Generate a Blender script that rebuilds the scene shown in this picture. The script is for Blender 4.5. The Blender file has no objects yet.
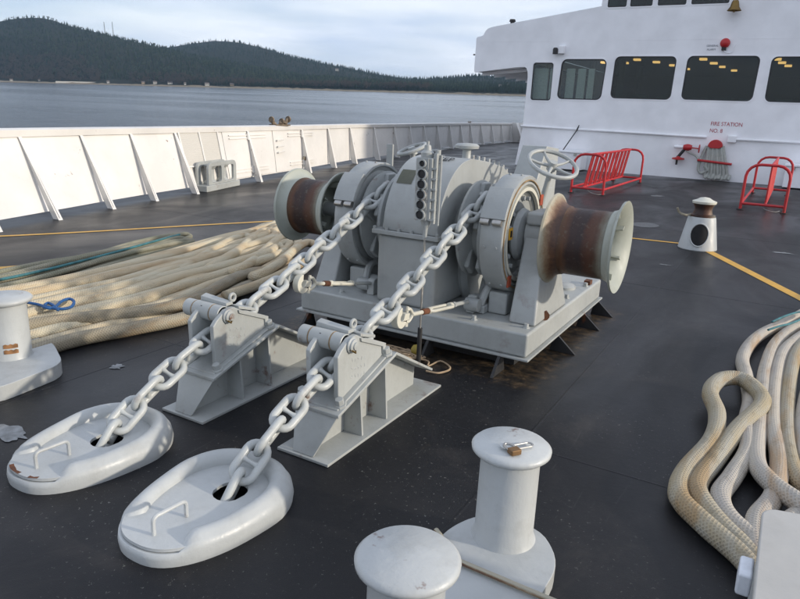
import bpy, bmesh, math, random
import numpy as np
from mathutils import Vector, Matrix, geometry
random.seed(7); RNG = np.random.default_rng(7)
R = math.radians; PI = math.pi
sc = bpy.context.scene; col = sc.collection

# ---------------------------------------------------------------- camera
FPX, CX, CY, HC = 665.0, 400.0, 299.5, 1.65
YW = Vector((402, -172, 665)).normalized()            # deck axes seen from the camera (x right, y down, z forward)
XW = Vector((1203, 241, -665)); XW = (XW - YW * XW.dot(YW)).normalized()
ZW = XW.cross(YW)
def cam_to_world(v):
    return Vector((XW.dot(v), YW.dot(v), ZW.dot(v)))
cr, cd, cf = (cam_to_world(Vector(a)) for a in ((1, 0, 0), (0, 1, 0), (0, 0, 1)))
cam = bpy.data.cameras.new('camera'); co = bpy.data.objects.new('camera', cam); col.objects.link(co)
M = Matrix((cr, -cd, -cf)).transposed().to_4x4(); M.translation = (0, 0, HC)
co.matrix_world = M
cam.sensor_width = 36; cam.lens = 36 * FPX / 800; cam.clip_start = 0.05; cam.clip_end = 20000
sc.camera = co
def ray(u, v):
    return cam_to_world(Vector((u - CX, v - CY, FPX)))
def pz(u, v, z=0.0):
    r = ray(u, v); return Vector((0, 0, HC)) + r * ((z - HC) / r.z)
def py(u, v, y):
    r = ray(u, v); return Vector((0, 0, HC)) + r * (y / r.y)

# ---------------------------------------------------------------- world, sun
SUN_AZ, SUN_EL = 11.5, 16.0                            # azimuth from +X towards +Y
w = bpy.data.worlds.new("World"); sc.world = w; w.use_nodes = True
nt = w.node_tree; nt.nodes.clear()
out = nt.nodes.new('ShaderNodeOutputWorld'); bg = nt.nodes.new('ShaderNodeBackground')
sky = nt.nodes.new('ShaderNodeTexSky'); sky.sky_type = 'NISHITA'; sky.sun_disc = False
sky.sun_elevation = R(SUN_EL); sky.sun_rotation = R(90 - SUN_AZ); sky.air_density = 1.0; sky.dust_density = 1.5
tc = nt.nodes.new('ShaderNodeTexCoord')
mp = nt.nodes.new('ShaderNodeMapping'); mp.inputs['Scale'].default_value = (1.0, 1.0, 7.0); mp.inputs['Rotation'].default_value = (R(3), R(-2), R(20))
no = nt.nodes.new('ShaderNodeTexNoise'); no.inputs['Scale'].default_value = 1.7; no.inputs['Detail'].default_value = 9; no.inputs['Roughness'].default_value = 0.52
no.inputs['Distortion'].default_value = 0.4
rp = nt.nodes.new('ShaderNodeValToRGB'); rp.color_ramp.elements[0].position = 0.33; rp.color_ramp.elements[0].color = (0.50,) * 3 + (1,)
rp.color_ramp.elements[1].position = 0.66; rp.color_ramp.elements[1].color = (0.92,) * 3 + (1,)
no2 = nt.nodes.new('ShaderNodeTexNoise'); no2.inputs['Scale'].default_value = 2.6; no2.inputs['Detail'].default_value = 7
rp2 = nt.nodes.new('ShaderNodeValToRGB')
rp2.color_ramp.elements[0].position = 0.36; rp2.color_ramp.elements[0].color = (4.2, 4.9, 6.4, 1)
rp2.color_ramp.elements[1].position = 0.60; rp2.color_ramp.elements[1].color = (7.3, 7.5, 8.2, 1)
mx = nt.nodes.new('ShaderNodeMix'); mx.data_type = 'RGBA'
L = nt.links.new
L(tc.outputs['Generated'], mp.inputs['Vector']); L(mp.outputs[0], no.inputs['Vector']); L(mp.outputs[0], no2.inputs['Vector'])
L(no.outputs[0], rp.inputs[0]); L(no2.outputs[0], rp2.inputs[0])
L(rp.outputs[0], mx.inputs[0]); L(sky.outputs[0], mx.inputs[6]); L(rp2.outputs[0], mx.inputs[7])
L(mx.outputs[2], bg.inputs[0]); bg.inputs[1].default_value = 0.14; L(bg.outputs[0], out.inputs[0])
sun = bpy.data.lights.new('sun', 'SUN'); sun.energy = 2.8; sun.angle = R(2.0); sun.color = (1.0, 0.90, 0.76)
so = bpy.data.objects.new('sun', sun); col.objects.link(so)
sd = Vector((math.cos(R(SUN_EL)) * math.cos(R(SUN_AZ)), math.cos(R(SUN_EL)) * math.sin(R(SUN_AZ)), math.sin(R(SUN_EL))))
so.rotation_euler = sd.to_track_quat('Z', 'Y').to_euler()
sc.view_settings.view_transform = 'Standard'; sc.view_settings.look = 'None'; sc.view_settings.exposure = 0.25; sc.view_settings.gamma = 1
sc.view_settings.use_curve_mapping = False
sc.render.engine = 'CYCLES'

# ---------------------------------------------------------------- materials
class NT:
    def __init__(s, name):
        s.m = bpy.data.materials.new(name); s.m.use_nodes = True; s.t = s.m.node_tree; s.t.nodes.clear()
        s.out = s.n('ShaderNodeOutputMaterial'); s.b = s.n('ShaderNodeBsdfPrincipled'); s.l(s.b.outputs[0], s.out.inputs[0])
        s.geo = s.n('ShaderNodeNewGeometry')
    def n(s, t): return s.t.nodes.new(t)
    def l(s, a, b): s.t.links.new(a, b)
    def noise(s, scale, detail=4, rough=0.5, vec=None, sc3=None, dist=0):
        x = s.n('ShaderNodeTexNoise'); x.inputs['Scale'].default_value = scale; x.inputs['Detail'].default_value = detail
        x.inputs['Roughness'].default_value = rough; x.inputs['Distortion'].default_value = dist
        v = vec or s.geo.outputs['Position']
        if sc3:
            m = s.n('ShaderNodeMapping'); m.inputs['Scale'].default_value = sc3; s.l(v, m.inputs[0]); v = m.outputs[0]
        s.l(v, x.inputs['Vector']); return x.outputs[0]
    def ramp(s, fac, *els):
        r = s.n('ShaderNodeValToRGB'); e = r.color_ramp.elements
        while len(e) < len(els): e.new(0.5)
        for i, (p, c) in enumerate(els):
            e[i].position = p; e[i].color = (c if isinstance(c, tuple) else (c,) * 3) + (1,)
        s.l(fac, r.inputs[0]); return r.outputs[0]
    def mix(s, fac, a, b, mode='MIX'):
        x = s.n('ShaderNodeMix'); x.data_type = 'RGBA'; x.blend_type = mode
        for i, v in ((0, fac), (6, a), (7, b)):
            if isinstance(v, (int, float)): x.inputs[i].default_value = v
            elif isinstance(v, tuple): x.inputs[i].default_value = v + (1,)
            else: s.l(v, x.inputs[i])
        return x.outputs[2]
    def math(s, op, a, b=0.0):
        x = s.n('ShaderNodeMath'); x.operation = op
        for i, v in ((0, a), (1, b)):
            if isinstance(v, (int, float)): x.inputs[i].default_value = v
            else: s.l(v, x.inputs[i])
        return x.outputs[0]
    def bump(s, h, dist=0.01, strength=0.5, prev=None):
        x = s.n('ShaderNodeBump'); x.inputs['Distance'].default_value = dist; x.inputs['Strength'].default_value = strength
        s.l(h, x.inputs['Height'])
        if prev: s.l(prev, x.inputs['Normal'])
        return x.outputs[0]
    def done(s, color=None, rough=None, normal=None, metal=None, spec=None):
        for k, v in (('Base Color', color), ('Roughness', rough), ('Normal', normal), ('Metallic', metal), ('Specular IOR Level', spec)):
            if v is None: continue
            if isinstance(v, (int, float)): s.b.inputs[k].default_value = v
            elif isinstance(v, tuple): s.b.inputs[k].default_value = v + (1,)
            else: s.l(v, s.b.inputs[k])
        return s.m

def paint(name, base, rust=0.5, rough=0.42, dirt=0.5, bump=1.0, rustc=(0.17, 0.055, 0.018)):
    k = NT(name)
    big = k.noise(1.3, 5, 0.6); mid = k.noise(7, 6, 0.65); fine = k.noise(60, 3, 0.6)
    dk = tuple(c * (0.95 if base[0] > 0.65 else 0.84) for c in base); lt = tuple(min(1, c * 1.06) for c in base)
    c = k.mix(k.ramp(big, (0.35, 0.0), (0.65, 1.0)), dk, lt)
    grime = tuple(c_ * 0.5 * t for c_, t in zip(base, (1, 0.95, 0.84)))
    c = k.mix(k.math('MULTIPLY', k.ramp(mid, (0.52, 0.0), (0.74, 1.0)), 0.5 * dirt), c, grime)
    # streaks running down
    st = k.noise(9, 4, 0.6, sc3=(1, 1, 0.07))
    c = k.mix(k.math('MULTIPLY', k.ramp(st, (0.56, 0.0), (0.78, 1.0)), 0.35 * dirt), c, grime)
    # chips and rust: worn edges and a few spots
    pt = k.ramp(k.geo.outputs['Pointiness'], (0.53, 0.0), (0.60, 1.0))
    edge = k.math('MULTIPLY', pt, k.ramp(k.noise(5, 5, 0.7), (0.66 - 0.07 * rust, 0.0), (0.72, 1.0)))
    spot = k.ramp(k.noise(17, 6, 0.74), (0.80 - 0.07 * rust, 0.0), (0.82 - 0.06 * rust, 1.0))
    halo = k.ramp(k.noise(17, 6, 0.74), (0.75 - 0.07 * rust, 0.0), (0.82 - 0.06 * rust, 1.0))
    rm = k.math('MAXIMUM', edge, spot)
    if rust > 0:
        c = k.mix(k.math('MULTIPLY', halo, 0.35), c, (0.38, 0.24, 0.12))
        c = k.mix(rm, c, k.mix(fine, rustc, tuple(x * 0.45 for x in rustc)))
    h = k.math('ADD', k.math('MULTIPLY', mid, 0.6), k.math('ADD', k.math('MULTIPLY', k.noise(24, 4, 0.6, sc3=(1, 1, .45)), 0.32), k.math('MULTIPLY', fine, 0.10)))
    rr = k.ramp(mid, (0.3, rough - 0.08), (0.75, rough + 0.22))
    return k.done(c, rr, k.bump(h, 0.006 * bump, 0.55))

M_GREY = paint('grey_deck_paint', (0.385, 0.402, 0.392), 0.8, bump=1.3)
M_GREYCL = paint('grey_machinery_paint', (0.352, 0.368, 0.362), 0.65, bump=1.3)
M_PALE = paint('pale_grey_paint', (0.450, 0.468, 0.466), 0.12, 0.36, 0.55, 1.7)
M_CHAIN = paint('chain_paint', (0.46, 0.48, 0.47), 0.95, 0.36, 0.8, 1.3)
M_DRUMW = paint('drum_flange_paint', (0.38, 0.40, 0.35), 0.45, 0.45)
M_WHITE = paint('white_hull_paint', (0.67, 0.655, 0.63), 0.02, 0.45, 0.12, 0.5)
M_HOUSE = paint('white_superstructure_paint', (0.88, 0.88, 0.90), 0.0, 0.35, 0.03, 0.12)
M_RED = paint('red_paint', (0.50, 0.022, 0.026), 0.3, 0.35, 0.4)
M_BLACK = paint('black_steel', (0.022, 0.022, 0.023), 0.5, 0.5, 0.2)
M_DKGREEN = paint('dark_patch_paint', (0.09, 0.095, 0.07), 0.0, 0.6)

def simple(name, c, rough=0.5, metal=0.0, b=0.0, var=0.15):
    k = NT(name); n = k.noise(18, 5, 0.6)
    return k.done(k.mix(k.ramp(n, (0.3, 0.0), (0.7, 1.0)), tuple(x * (1 - var) for x in c), tuple(min(1, x * (1 + var)) for x in c)),
                  k.ramp(n, (0.3, max(0.02, rough - 0.06)), (0.7, rough + 0.08)), k.bump(n, 0.003, 0.3), metal)
M_RUBBER = simple('black_rubber', (0.02, 0.02, 0.021), 0.6)
M_SHADEBLK = simple('hole_shade_black', (0.008, 0.008, 0.009), 0.8)  # near black standing in for the shade inside holes; also the tag's black centre
M_BRASS = simple('aged_brass', (0.20, 0.13, 0.045), 0.4, 0.8)
M_PADL = simple('weathered_brass_padlock', (0.20, 0.115, 0.05), 0.5, 0.5)
M_STEEL = simple('bare_steel', (0.42, 0.41, 0.39), 0.35, 0.9)
M_YELLOW = simple('yellow_plastic', (0.62, 0.33, 0.02), 0.5)
M_YKNOB = simple('dull_yellow_knob', (0.30, 0.23, 0.04), 0.6, var=0.35)
M_RUSTY = simple('rusty_metal', (0.11, 0.04, 0.017), 0.85, var=0.5)
M_REDTAG = simple('red_rust_paint', (0.28, 0.05, 0.02), 0.7, var=0.4)
M_GASKET = simple('ochre_gasket', (0.26, 0.17, 0.08), 0.7, var=0.4)
M_CREAM = paint('cream_seal_paint', (0.60, 0.585, 0.50), 0.5, 0.45)
M_WOODY = simple('rusty_brown_fitting', (0.16, 0.12, 0.08), 0.75, var=0.6)
M_CORD = simple('thin_tan_cord', (0.34, 0.25, 0.16), 0.85, var=0.3)
M_BLUEL = simple('blue_line', (0.015, 0.09, 0.26), 0.7, var=0.3)
M_TEAL = simple('teal_line', (0.045, 0.16, 0.18), 0.75, var=0.4)
M_REDTXT = simple('red_lettering', (0.42, 0.03, 0.05), 0.5)
M_GRTXT = simple('grey_lettering', (0.16, 0.17, 0.2), 0.5)
M_BKTXT = simple('black_lettering', (0.02, 0.02, 0.02), 0.5)
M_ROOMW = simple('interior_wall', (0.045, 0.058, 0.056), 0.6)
M_LINING = simple('lining_and_bright_panel', (0.62, 0.66, 0.62), 0.6)  # saloon lining, also the panels added to brighten two windows
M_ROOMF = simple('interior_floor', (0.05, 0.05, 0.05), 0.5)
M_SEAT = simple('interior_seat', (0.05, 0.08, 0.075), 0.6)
M_DARKTRIM = simple('window_gasket', (0.025, 0.027, 0.03), 0.5)
M_TANBANK = simple('shore_bank', (0.20, 0.165, 0.115), 0.9, var=0.3)  # the bank's own tan
M_ROOFC = simple('house_roofing', (0.12, 0.10, 0.09), 0.8)
M_COTW = simple('cottage_wall', (0.42, 0.41, 0.38), 0.8)
M_SAND = simple('cottage_tan_wall', (0.36, 0.27, 0.18), 0.8)
M_CORRO = paint('corroded_deck_patch', (0.028, 0.025, 0.021), 2.2, 0.8, 1.2, 3.0, rustc=(0.10, 0.06, 0.035))
M_WORN = simple('worn_pale_patch', (0.20, 0.21, 0.215), 0.5, var=0.5)

def drum_rust():
    k = NT('rope_worn_drum_steel'); tcn = k.n('ShaderNodeTexCoord'); sep = k.n('ShaderNodeSeparateXYZ'); k.l(tcn.outputs['Generated'], sep.inputs[0])
    n1 = k.noise(2.2, 6, 0.65, sc3=(9, 1.2, 1.2)); n2 = k.noise(26, 5, 0.7); n3 = k.noise(70, 3, 0.7)
    x = k.math('ADD', sep.outputs[0], k.math('MULTIPLY', k.math('SUBTRACT', k.noise(9, 6, 0.7), 0.5), 0.30))
    base = k.ramp(x, (0.0, (0.10, 0.055, 0.03)), (0.10, (0.115, 0.052, 0.026)), (0.24, (0.040, 0.023, 0.021)), (0.52, (0.034, 0.022, 0.021)),
                  (0.62, (0.075, 0.030, 0.018)), (0.78, (0.10, 0.046, 0.027)), (0.90, (0.16, 0.135, 0.10)), (1.0, (0.20, 0.20, 0.165)))
    c = k.mix(k.ramp(n1, (0.42, 0.0), (0.62, 0.5)), base, (0.055, 0.027, 0.020))
    c = k.mix(k.ramp(n2, (0.56, 0.0), (0.72, 0.6)), c, (0.17, 0.15, 0.12))
    return k.done(c, k.ramp(n2, (0.3, 0.42), (0.7, 0.7)), k.bump(k.math('ADD', n1, k.math('MULTIPLY', n3, 0.4)), 0.004, 0.6), 0.25)
M_DRUM = drum_rust()
def drum_flange():
    k = NT('rust_stained_flange'); n = k.noise(5, 6, 0.7); f = k.noise(34, 5, 0.7); tcn = k.n('ShaderNodeTexCoord'); sep = k.n('ShaderNodeSeparateXYZ'); k.l(tcn.outputs['Generated'], sep.inputs[0])
    a = k.math('SUBTRACT', sep.outputs[1], .5); b = k.math('SUBTRACT', sep.outputs[2], .5); rad = k.math('MULTIPLY', k.math('SQRT', k.math('ADD', k.math('MULTIPLY', a, a), k.math('MULTIPLY', b, b))), 2.0)
    m = k.math('ADD', rad, k.math('ADD', k.math('MULTIPLY', k.math('SUBTRACT', n, .5), 0.22), k.math('MULTIPLY', k.math('SUBTRACT', f, .5), 0.14)))
    c = k.ramp(m, (0.74, (0.060, 0.030, 0.020)), (0.80, (0.12, 0.058, 0.030)), (0.88, (0.25, 0.17, 0.10)), (0.95, (0.34, 0.31, 0.23)), (1.04, (0.38, 0.35, 0.27)))
    return k.done(c, 0.5, k.bump(f, 0.003, 0.5))
M_FLRUST = drum_flange()

def deck_mat():
    k = NT('dark_nonskid_deck_paint')
    big = k.noise(0.35, 6, 0.6, dist=0.6); mid = k.noise(2.3, 7, 0.62, dist=0.4); fine = k.noise(260, 2, 0.5); wet = k.noise(0.9, 5, 0.55, sc3=(1, 0.45, 1), dist=0.8)
    c = k.mix(k.ramp(big, (0.35, 0.0), (0.68, 1.0)), (0.0085, 0.009, 0.0108), (0.020, 0.020, 0.022))
    c = k.mix(k.math('MULTIPLY', k.ramp(mid, (0.52, 0.0), (0.72, 1.0)), 0.35), c, (0.042, 0.038, 0.036))
    sp = k.ramp(k.noise(48, 3, 0.75), (0.645, 0.0), (0.665, 1.0)); zone = k.ramp(k.noise(1.1, 3, 0.5), (0.40, 0.0), (0.60, 1.0))
    c = k.mix(k.math('MULTIPLY', k.math('MULTIPLY', sp, zone), 0.75), c, (0.19, 0.185, 0.17))
    sp2 = k.ramp(k.noise(8.5, 7, 0.8, sc3=(1, 0.6, 1)), (0.69, 0.0), (0.71, 1.0))
    c = k.mix(k.math('MULTIPLY', sp2, 0.5), c, (0.22, 0.225, 0.22))
    br = k.ramp(k.noise(3.1, 7, 0.75), (0.66, 0.0), (0.78, 1.0))
    c = k.mix(k.math('MULTIPLY', br, 0.45), c, (0.085, 0.06, 0.04))
    scr = k.ramp(k.noise(3.0, 5, 0.7, sc3=(7, .5, 1), dist=1.2), (0.66, 0.0), (0.72, 1.0))
    c = k.mix(k.math('MULTIPLY', scr, 0.30), c, (0.075, 0.073, 0.07))
    smu = k.ramp(k.noise(0.9, 6, 0.75, dist=1.0), (0.58, 0.0), (0.74, 1.0))
    c = k.mix(k.math('MULTIPLY', smu, 0.38), c, (0.07, 0.062, 0.055))
    # rust and grease round the feet of the windlass
    sep = k.n('ShaderNodeSeparateXYZ'); k.l(k.geo.outputs['Position'], sep.inputs[0])
    dx = k.math('SUBTRACT', k.math('ABSOLUTE', k.math('SUBTRACT', sep.outputs[0], -2.21)), 0.97); dy = k.math('SUBTRACT', k.math('ABSOLUTE', k.math('SUBTRACT', sep.outputs[1], 4.86)), 0.97)
    sd = k.math('ADD', k.math('MAXIMUM', dx, dy), k.math('MULTIPLY', k.math('SUBTRACT', k.noise(5, 7, 0.75), 0.5), 0.55))
    msk = k.ramp(sd, (0.02, 1.0), (0.16, 0.0))
    cor = k.ramp(k.noise(13, 7, 0.8), (0.40, (0.012, 0.012, 0.012)), (0.50, (0.045, 0.036, 0.026)), (0.58, (0.10, 0.065, 0.035)), (0.66, (0.15, 0.13, 0.10)))
    c = k.mix(k.math('MULTIPLY', msk, 0.8), c, cor)
    rr = k.ramp(wet, (0.34, 0.30), (0.5, 0.42), (0.66, 0.55))
    h = k.math('ADD', k.math('MULTIPLY', fine, 0.35), k.math('ADD', k.math('MULTIPLY', mid, 1.6), k.math('MULTIPLY', k.noise(30, 4, 0.7), 0.25)))
    return k.done(c, rr, k.bump(h, 0.004, 0.6), spec=0.22)
M_DECK = deck_mat()

def line_mat():
    k = NT('yellow_line_paint'); n = k.noise(9, 6, 0.7)
    c = k.mix(k.ramp(n, (0.40, 0.0), (0.62, 0.5)), (0.68, 0.37, 0.035), (0.42, 0.25, 0.06))
    c = k.mix(k.ramp(k.noise(22, 5, 0.8), (0.70, 0.0), (0.74, 1.0)), c, (0.04, 0.04, 0.04))
    return k.done(c, 0.5, k.bump(n, 0.002, 0.4))
M_LINE = line_mat()

def rope_mat(name, a, b, dirt, n_around=5, per_m=26, stain=(0.40, 0.24, 0.11)):
    k = NT(name); uv = k.n('ShaderNodeUVMap'); sep = k.n('ShaderNodeSeparateXYZ'); k.l(uv.outputs[0], sep.inputs[0])
    u, v = sep.outputs[0], sep.outputs[1]
    p = k.math('SINE', k.math('MULTIPLY', k.math('ADD', k.math('MULTIPLY', u, n_around), k.math('MULTIPLY', v, per_m)), 2 * PI))
    q = k.math('SINE', k.math('MULTIPLY', k.math('SUBTRACT', k.math('MULTIPLY', u, n_around), k.math('MULTIPLY', v, per_m)), 2 * PI))
    br = k.math('MAXIMUM', p, q)
    n1 = k.noise(2.2, 4, 0.6, sc3=(5, .55, 5)); n2 = k.noise(9, 6, 0.7, sc3=(1.6, .7, 1.6)); n3 = k.noise(210, 4, 0.8)
    c = k.mix(k.ramp(n1, (0.38, 0.0), (0.62, 1.0)), a, b)
    c = k.mix(k.math('MULTIPLY', k.ramp(k.noise(1.5, 5, 0.65, sc3=(5, 0.6, 4)), (0.52, 0.0), (0.66, 1.0)), 0.62), c, stain)
    c = k.mix(k.math('MULTIPLY', k.ramp(n2, (0.54, 0.0), (0.74, 1.0)), 0.6), c, dirt)
    c = k.mix(k.math('MULTIPLY', k.ramp(br, (0.10, 1.0), (0.60, 0.0)), 0.24), c, tuple(x * 0.45 for x in a))
    h = k.math('ADD', k.math('MULTIPLY', br, 0.8), k.math('MULTIPLY', n3, 0.7))
    return k.done(c, 0.9, k.bump(h, 0.005, 0.6), spec=0.15)
M_ROPE = rope_mat('tan_braided_hawser', (0.61, 0.555, 0.42), (0.58, 0.475, 0.32), (0.34, 0.29, 0.22), 11, 52, (0.44, 0.30, 0.17))
M_ROPED = rope_mat('brown_chafed_hawser', (0.30, 0.26, 0.19), (0.40, 0.36, 0.28), (0.13, 0.12, 0.09), 11, 52)
M_ROPEG = rope_mat('grey_green_rope', (0.24, 0.24, 0.18), (0.33, 0.31, 0.24), (0.12, 0.12, 0.09), 3, 40, (0.20, 0.20, 0.14))
M_ROPER = rope_mat('pale_braided_hawser', (0.55, 0.50, 0.42), (0.46, 0.43, 0.39), (0.26, 0.22, 0.17), 11, 52)
M_ROPEY = rope_mat('ochre_stained_hawser', (0.42, 0.36, 0.25), (0.42, 0.40, 0.34), (0.17, 0.14, 0.09), 11, 52, (0.36, 0.22, 0.09))
M_HOSE = rope_mat('canvas_fire_hose', (0.50, 0.51, 0.47), (0.44, 0.45, 0.42), (0.25, 0.27, 0.25), 2, 60, (0.38, 0.39, 0.35))

def glass(name, tint, op):
    k = NT(name); k.t.nodes.remove(k.b)
    tr = k.n('ShaderNodeBsdfTransparent'); tr.inputs[0].default_value = tint + (1,)
    gl = k.n('ShaderNodeBsdfGlossy'); gl.inputs[0].default_value = (0.62, 0.66, 0.70, 1); gl.inputs[1].default_value = 0.03
    fr = k.n('ShaderNodeFresnel'); fr.inputs[0].default_value = 1.5
    ms = k.n('ShaderNodeMixShader'); k.l(k.math('ADD', fr.outputs[0], op), ms.inputs[0]); k.l(tr.outputs[0], ms.inputs[1]); k.l(gl.outputs[0], ms.inputs[2])
    k.l(ms.outputs[0], k.out.inputs[0]); return k.m
M_CLEAR = glass('clear_window_glass', (0.93, 0.96, 0.95), 0.0)
M_GLASS = glass('tinted_window_glass', (0.62, 0.68, 0.66), 0.0)

def emit(name, c, s):
    k = NT(name); k.b.inputs['Emission Color'].default_value = c + (1,); k.b.inputs['Emission Strength'].default_value = s
    k.b.inputs['Base Color'].default_value = c + (1,); return k.m
M_LAMP = emit('warm_lamp', (1.0, 0.55, 0.18), 1.5)

def sea_mat():
    k = NT('sea_water'); n1 = k.noise(1.1, 6, 0.65, sc3=(1, 1, 1), dist=0.3); n2 = k.noise(0.10, 4, 0.6, sc3=(0.7, 1.2, 1), dist=0.5); n0 = k.noise(0.010, 4, 0.6, sc3=(0.35, 1.8, 1))
    h = k.math('ADD', k.math('MULTIPLY', n1, k.ramp(n0, (0.40, 0.45), (0.62, 1.0))), k.math('MULTIPLY', n2, 1.1))
    return k.done((0.010, 0.022, 0.036), k.ramp(n0, (0.40, 0.08), (0.62, 0.20)), k.bump(h, 0.55, 0.55))
M_SEA = sea_mat()
def forest_mat(name, a, b):
    k = NT(name); n = k.noise(0.018, 6, 0.75); n2 = k.noise(0.35, 3, 0.7)
    return k.done(k.mix(n2, k.mix(k.ramp(n, (0.35, 0.0), (0.65, 1.0)), a, b), tuple(x * 1.5 for x in a)), 0.95, spec=0.05)
M_CONIF = forest_mat('conifer_foliage', (0.009, 0.017, 0.013), (0.022, 0.034, 0.022))
M_BARE = forest_mat('bare_deciduous_twigs', (0.034, 0.031, 0.028), (0.055, 0.045, 0.038))
M_HILL = forest_mat('forest_floor', (0.012, 0.016, 0.012), (0.026, 0.026, 0.019))
M_MAST = simple('dark_mast_steel', (0.05, 0.05, 0.05), 0.6)

# ---------------------------------------------------------------- mesh builder
WL = {}                                                # world location of each object built
class MB:
    def __init__(s): s.v = []; s.f = []; s.uv = []; s.mi = []
    def add(s, vs, fs, mi=0):
        o = len(s.v); s.v += [Vector(p) for p in vs]; s.f += [tuple(i + o for i in f) for f in fs]; s.mi += [mi] * len(fs); return s
    def box(s, x0, x1, y0, y1, z0, z1, mat=None, mi=0):
        vs = [Vector((x, y, z)) for z in (z0, z1) for x, y in ((x0, y0), (x1, y0), (x1, y1), (x0, y1))]
        if mat: vs = [mat @ v for v in vs]
        return s.add(vs, [(3, 2, 1, 0), (4, 5, 6, 7), (0, 1, 5, 4), (1, 2, 6, 5), (2, 3, 7, 6), (3, 0, 4, 7)], mi)
    def hexa(s, b, t, mi=0):                            # two quads (bottom, top), counter-clockwise seen from above
        return s.add(list(b) + list(t), [(3, 2, 1, 0), (4, 5, 6, 7), (0, 1, 5, 4), (1, 2, 6, 5), (2, 3, 7, 6), (3, 0, 4, 7)], mi)
    def slab(s, poly, axis, a, b, mi=0):                # extrude a 2-D polygon along an axis
        n = len(poly)
        def P(p, w_):
            return {'x': (w_, p[0], p[1]), 'y': (p[0], w_, p[1]), 'z': (p[0], p[1], w_)}[axis]
        vs = [P(p, a) for p in poly] + [P(p, b) for p in poly]
        tris = geometry.tessellate_polygon([[Vector(P(p, a)) for p in poly]])
        fs = [tuple(t) for t in tris] + [tuple(i + n for i in reversed(t)) for t in tris] + [(i, (i + 1) % n, (i + 1) % n + n, i + n) for i in range(n)]
        return s.add(vs, fs, mi)
    def cyl(s, p0, p1, r0, r1=None, seg=16, cap=True, mi=0):
        return s.tube([p0, p1], [r0, r0 if r1 is None else r1], seg, cap, mi=mi)
    def tube(s, path, rad, seg=8, cap=True, closed=False, uvs=False, mi=0):
        path = [Vector(p) for p in path]; n = len(path)
        if isinstance(rad, (int, float)): rad = [rad] * n
        T = []
        for i in range(n):
            a = path[(i - 1) % n] if (closed or i > 0) else path[0]; b = path[(i + 1) % n] if (closed or i < n - 1) else path[-1]
            T.append((b - a).normalized())
        up = Vector((0, 0, 1)) if abs(T[0].z) < 0.9 else Vector((1, 0, 0))
        nn = (up - T[0] * up.dot(T[0])).normalized(); rings = []
        for i in range(n):
            nn = (nn - T[i] * nn.dot(T[i])).normalized(); bb = T[i].cross(nn)
            rings.append([path[i] + (nn * math.cos(2 * PI * k / seg) + bb * math.sin(2 * PI * k / seg)) * rad[i] for k in range(seg)])
        o = len(s.v)
        for r_ in rings: s.v += r_
        d = 0.0
        for i in range(n if closed else n - 1):
            j = (i + 1) % n; dd = (path[j] - path[i]).length
            for k in range(seg):
                s.f.append((o + i * seg + k, o + i * seg + (k + 1) % seg, o + j * seg + (k + 1) % seg, o + j * seg + k)); s.mi.append(mi)
                if uvs: s.uv.append((len(s.f) - 1, ((k / seg, d), ((k + 1) / seg, d), ((k + 1) / seg, d + dd), (k / seg, d + dd))))
            d += dd
        if cap and not closed:
            s.f.append(tuple(o + k for k in reversed(range(seg)))); s.f.append(tuple(o + (n - 1) * seg + k for k in range(seg))); s.mi += [mi, mi]
        return s
    def lathe(s, prof, c, axis='z', seg=32, mi=0, closed=False):   # prof: (radius, along)
        c = Vector(c); o = len(s.v); n = len(prof)
        for r_, h in prof:
            for k in range(seg):
                a = 2 * PI * k / seg; x, y = r_ * math.cos(a), r_ * math.sin(a)
                s.v.append(c + Vector({'z': (x, y, h), 'x': (h, x, y), 'y': (y, h, x)}[axis]))
        for i in range(n if closed else n - 1):
            j = (i + 1) % n
            for k in range(seg):
                s.f.append((o + i * seg + k, o + i * seg + (k + 1) % seg, o + j * seg + (k + 1) % seg, o + j * seg + k)); s.mi.append(mi)
        return s
    def bolt(s, p, ax, r=0.014, h=0.012, mi=0):
        p = Vector(p); ax = Vector(ax).normalized(); return s.cyl(p - ax * 0.004, p + ax * h, r, r * 0.95, 6, mi=mi)
    def build(s, name, mat, parent=None, bevel=0.0, smooth=35, seg=2, loc=None):
        xs = [v.x for v in s.v]; ys = [v.y for v in s.v]; zs = [v.z for v in s.v]
        c = Vector(loc) if loc is not None else Vector(((min(xs) + max(xs)) / 2, (min(ys) + max(ys)) / 2, min(zs)))
        me = bpy.data.meshes.new(name); me.from_pydata([v - c for v in s.v], [], s.f)
        mats = mat if isinstance(mat, (list, tuple)) else [mat]
        for m in mats: me.materials.append(m)
        if len(mats) > 1: me.polygons.foreach_set('material_index', s.mi)
        if s.uv:
            ul = me.uv_layers.new(name='UVMap')
            for fi, q in s.uv:
                for li, t in zip(me.polygons[fi].loop_indices, q): ul.data[li].uv = t
        me.validate(); me.update()
        bm = bmesh.new(); bm.from_mesh(me); bmesh.ops.recalc_face_normals(bm, faces=bm.faces); bm.to_mesh(me); bm.free()
        me.shade_smooth(); me.set_sharp_from_angle(angle=R(smooth))
        o = bpy.data.objects.new(name, me); col.objects.link(o); place(o, c, parent)
        if bevel:
            b = o.modifiers.new('bevel', 'BEVEL'); b.width = bevel; b.segments = seg; b.limit_method = 'ANGLE'; b.angle_limit = R(40); b.harden_normals = True
        return o
def place(o, c, parent=None):
    WL[o.name] = Vector(c)
    if parent: o.parent = parent; o.location = Vector(c) - WL[parent.name]
    else: o.location = c
def tag(o, label, cat, group=None):
    o['label'] = label; o['category'] = cat
    if group: o['group'] = group
    return o
def thing(name, loc, label, cat, group=None):
    o = bpy.data.objects.new(name, None); col.objects.link(o); place(o, loc); o.empty_display_size = 0.2
    return tag(o, label, cat, group)
def structure(o, kind='structure'): o['kind'] = kind; return o
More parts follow.
